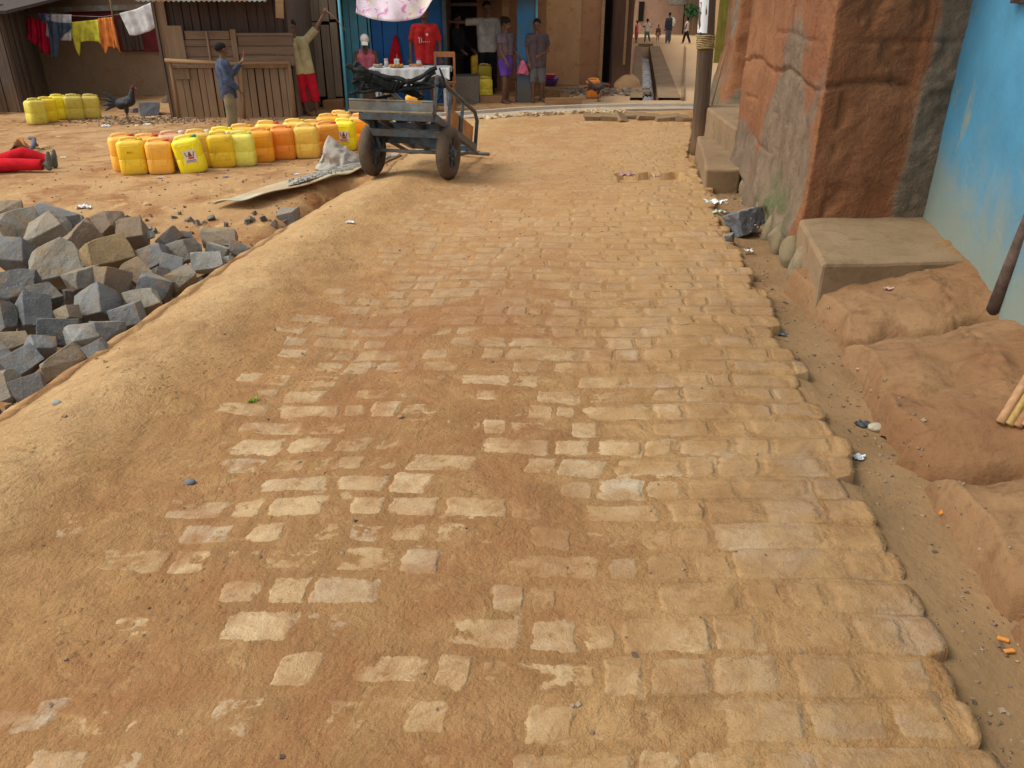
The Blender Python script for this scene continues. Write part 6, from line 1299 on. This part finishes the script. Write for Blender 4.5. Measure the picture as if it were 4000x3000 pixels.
# litter: single scraps
lit = [(330, 814, .11, (.75, .75, .78), 'crumpled white plastic wrapper beside the far end of the stone heap'), (625, 698, .05, (.6, .62, .65), 'small white scrap in front of the two leftmost jerrycans'), (880, 692, .05, (.35, .35, .42), 'small grey scrap in front of the middle jerrycans'), (1160, 684, .05, (.65, .66, .7), 'tiny white scrap above the metal sheet'), (250, 618, .06, (.66, .62, .5), 'pale scrap beside the grey shoe of the lying child'), (575, 488, .09, (.72, .74, .72), 'white paper scrap to the right of the black rooster'), (535, 492, .05, (.7, .7, .7), 'small white scrap at the feet of the black rooster'), (415, 495, .13, (.62, .6, .55), 'flat whitish scrap left of the black rooster'), (420, 458, .07, (.66, .68, .66), 'white scrap just beside the row of jerrycans at the shed'), (595, 458, .06, (.7, .68, .66), 'white scrap beside the flat bluish rock'), (2795, 802, .16, (.72, .74, .72), 'torn white plastic scrap in the gutter by the low doorstep'), (2808, 832, .09, (.45, .55, .45), 'small greenish scrap in the gutter above the dark boulder'), (2925, 985, .06, (.7, .68, .66), 'white scrap at the foot of the dark grey boulder'), (2452, 690, .14, (.36, .22, .22), 'pinkish crumpled bag in the broken hollow of the road'), (2560, 694, .10, (.45, .28, .24), 'reddish scrap in the right part of the road hollow'), (1368, 872, .05, (.75, .75, .78), 'tiny white scrap on the road below the cart'), (1378, 1520+0, .012, (.7, .65, .5), 'x'), (3350, 1795, .05, (.6, .62, .66), 'thin whitish scrap in the right gutter'), (3370, 1665, .06, (.07, .08, .09), 'dark twisted scrap in the right gutter'), (3420, 1680, .06, (.42, .36, .26), 'pale chip beside the dark twisted scrap in the gutter'), (3050, 1312, .05, (.10, .12, .13), 'dark leaf scrap on the edge stones of the road'), (3470, 1135, .05, (.55, .35, .28), 'pinkish scrap on the bank in front of the doorstep'), (222, 1580, .035, (.30, .29, .27), 'small grey flat pebble on the left shoulder of the road'), (1565, 1632, .022, (.33, .2, .12), 'reddish pebble in the middle of the road'), (743, 1888, .035, (.16, .17, .18), 'small dark grey pebble on the left dusty part of the road')]
for i, (px, py, s, col, lab) in enumerate(lit):
    if lab == 'x': continue
    p = march(px, py, lambda x, y: max(roadh(x, y), bankh(x, y))); mb = MB(); ph = i*1.7
    if 'pebble' in lab or 'chip' in lab:
        mb.ell((p.x, p.y, p.z+s*.15), (s*.6, s*.5, s*.3), None, 10, 8); o = mb.build('pebble', simple('pebble %d' % i, col, .9, .2, 40), smooth=True); tag(o, lab, 'pebble'); continue
    mb.grid(lambda u, v: (p.x+(u-.5)*s*(1+.3*math.sin(v*5+ph)), p.y+(v-.5)*s*.7*(1+.3*math.sin(u*7+ph)), p.z+.006+s*.22*abs(math.sin(u*7+ph)*math.cos(v*6+ph*2))), 10, 8)
    tag(mb.build('litter', clothmat('litter %d' % i, col, .2, 20), thick=.002), lab, 'litter')
for i, (px, py, rz, lab) in enumerate([(3672, 2025, .8, 'orange paper stub on the bank edge near the middle lump'), (3915, 2508, -.5, 'upper orange paper stub in the gutter near the bottom right corner'), (3938, 2556, .1, 'lower orange paper stub in the gutter near the bottom right corner')]):
    p = march(px, py, lambda x, y: max(roadh(x, y), bankh(x, y))); mb = MB(); mb.box((p.x, p.y, p.z+.006), (.030, .013, .008), (0, 0, rz)); tag(mb.build('stub', simple('orange stub', (.60, .22, .04), .8, .1), bevel=.002), lab, 'stub')
p = GR(978, 1575); mb = MB()
for k in range(3): mb.grid(lambda u, v: (p.x+.018*(u-.5)+.008*k, p.y+.02*(v-.5)+.01*k, p.z+.008+.010*math.sin(u*3+k)*math.cos(v*4)), 4, 4)
tag(mb.build('leaf', simple('green leaf', (.20, .42, .03), .6, .2), thick=.002), 'small bright green leaf on the left part of the road', 'leaf')
# brown scraps behind the lying child
for i, (px, py, s, col, lab) in enumerate([(75, 590, .16, (.16, .08, .03), 'dark brown crumpled rag behind the lying child'), (108, 580, .18, (.36, .16, .07), 'rust coloured rag standing behind the lying child'), (168, 582, .13, (.45, .33, .18), 'pale strip of wood at the right of the rags')]):
    p = GR(px, py); mb = MB(); mb.grid(lambda u, v: (p.x+(u-.5)*s*1.2, p.y+(v-.5)*s*.5+.03*math.sin(u*8), p.z+.012+s*.65*abs(math.sin(u*3+i))*abs(math.cos(v*3-1))*(1 if i < 2 else .15)), 12, 8); tag(mb.build('rag', clothmat('rag %d' % i, col, .35, 20), smooth=True, thick=.006), lab, 'rag')
p0_ = GR(125, 585); mb = MB(); mb.tube([p0_+Vector((0, 0, .14)), p0_+Vector((.06, 0, .13)), p0_+Vector((.10, -.12, .06)), p0_+Vector((.14, -.35, .02))], [.02, .028, .026, .018], 7); tag(mb.build('strap', simple('slate strap', (.10, .11, .14)), smooth=True), 'slate grey strap curving from the rags to the lying child', 'strap')
p = GR(640, 448); mb = MB(); mb.box((p.x, p.y, p.z+.02), (.26, .05, .03), (0, 0, R(-4))); tag(mb.build('wood_piece', M['wood_pole'], bevel=.004), 'short pale piece of wood lying right of the flat bluish rock', 'wood')
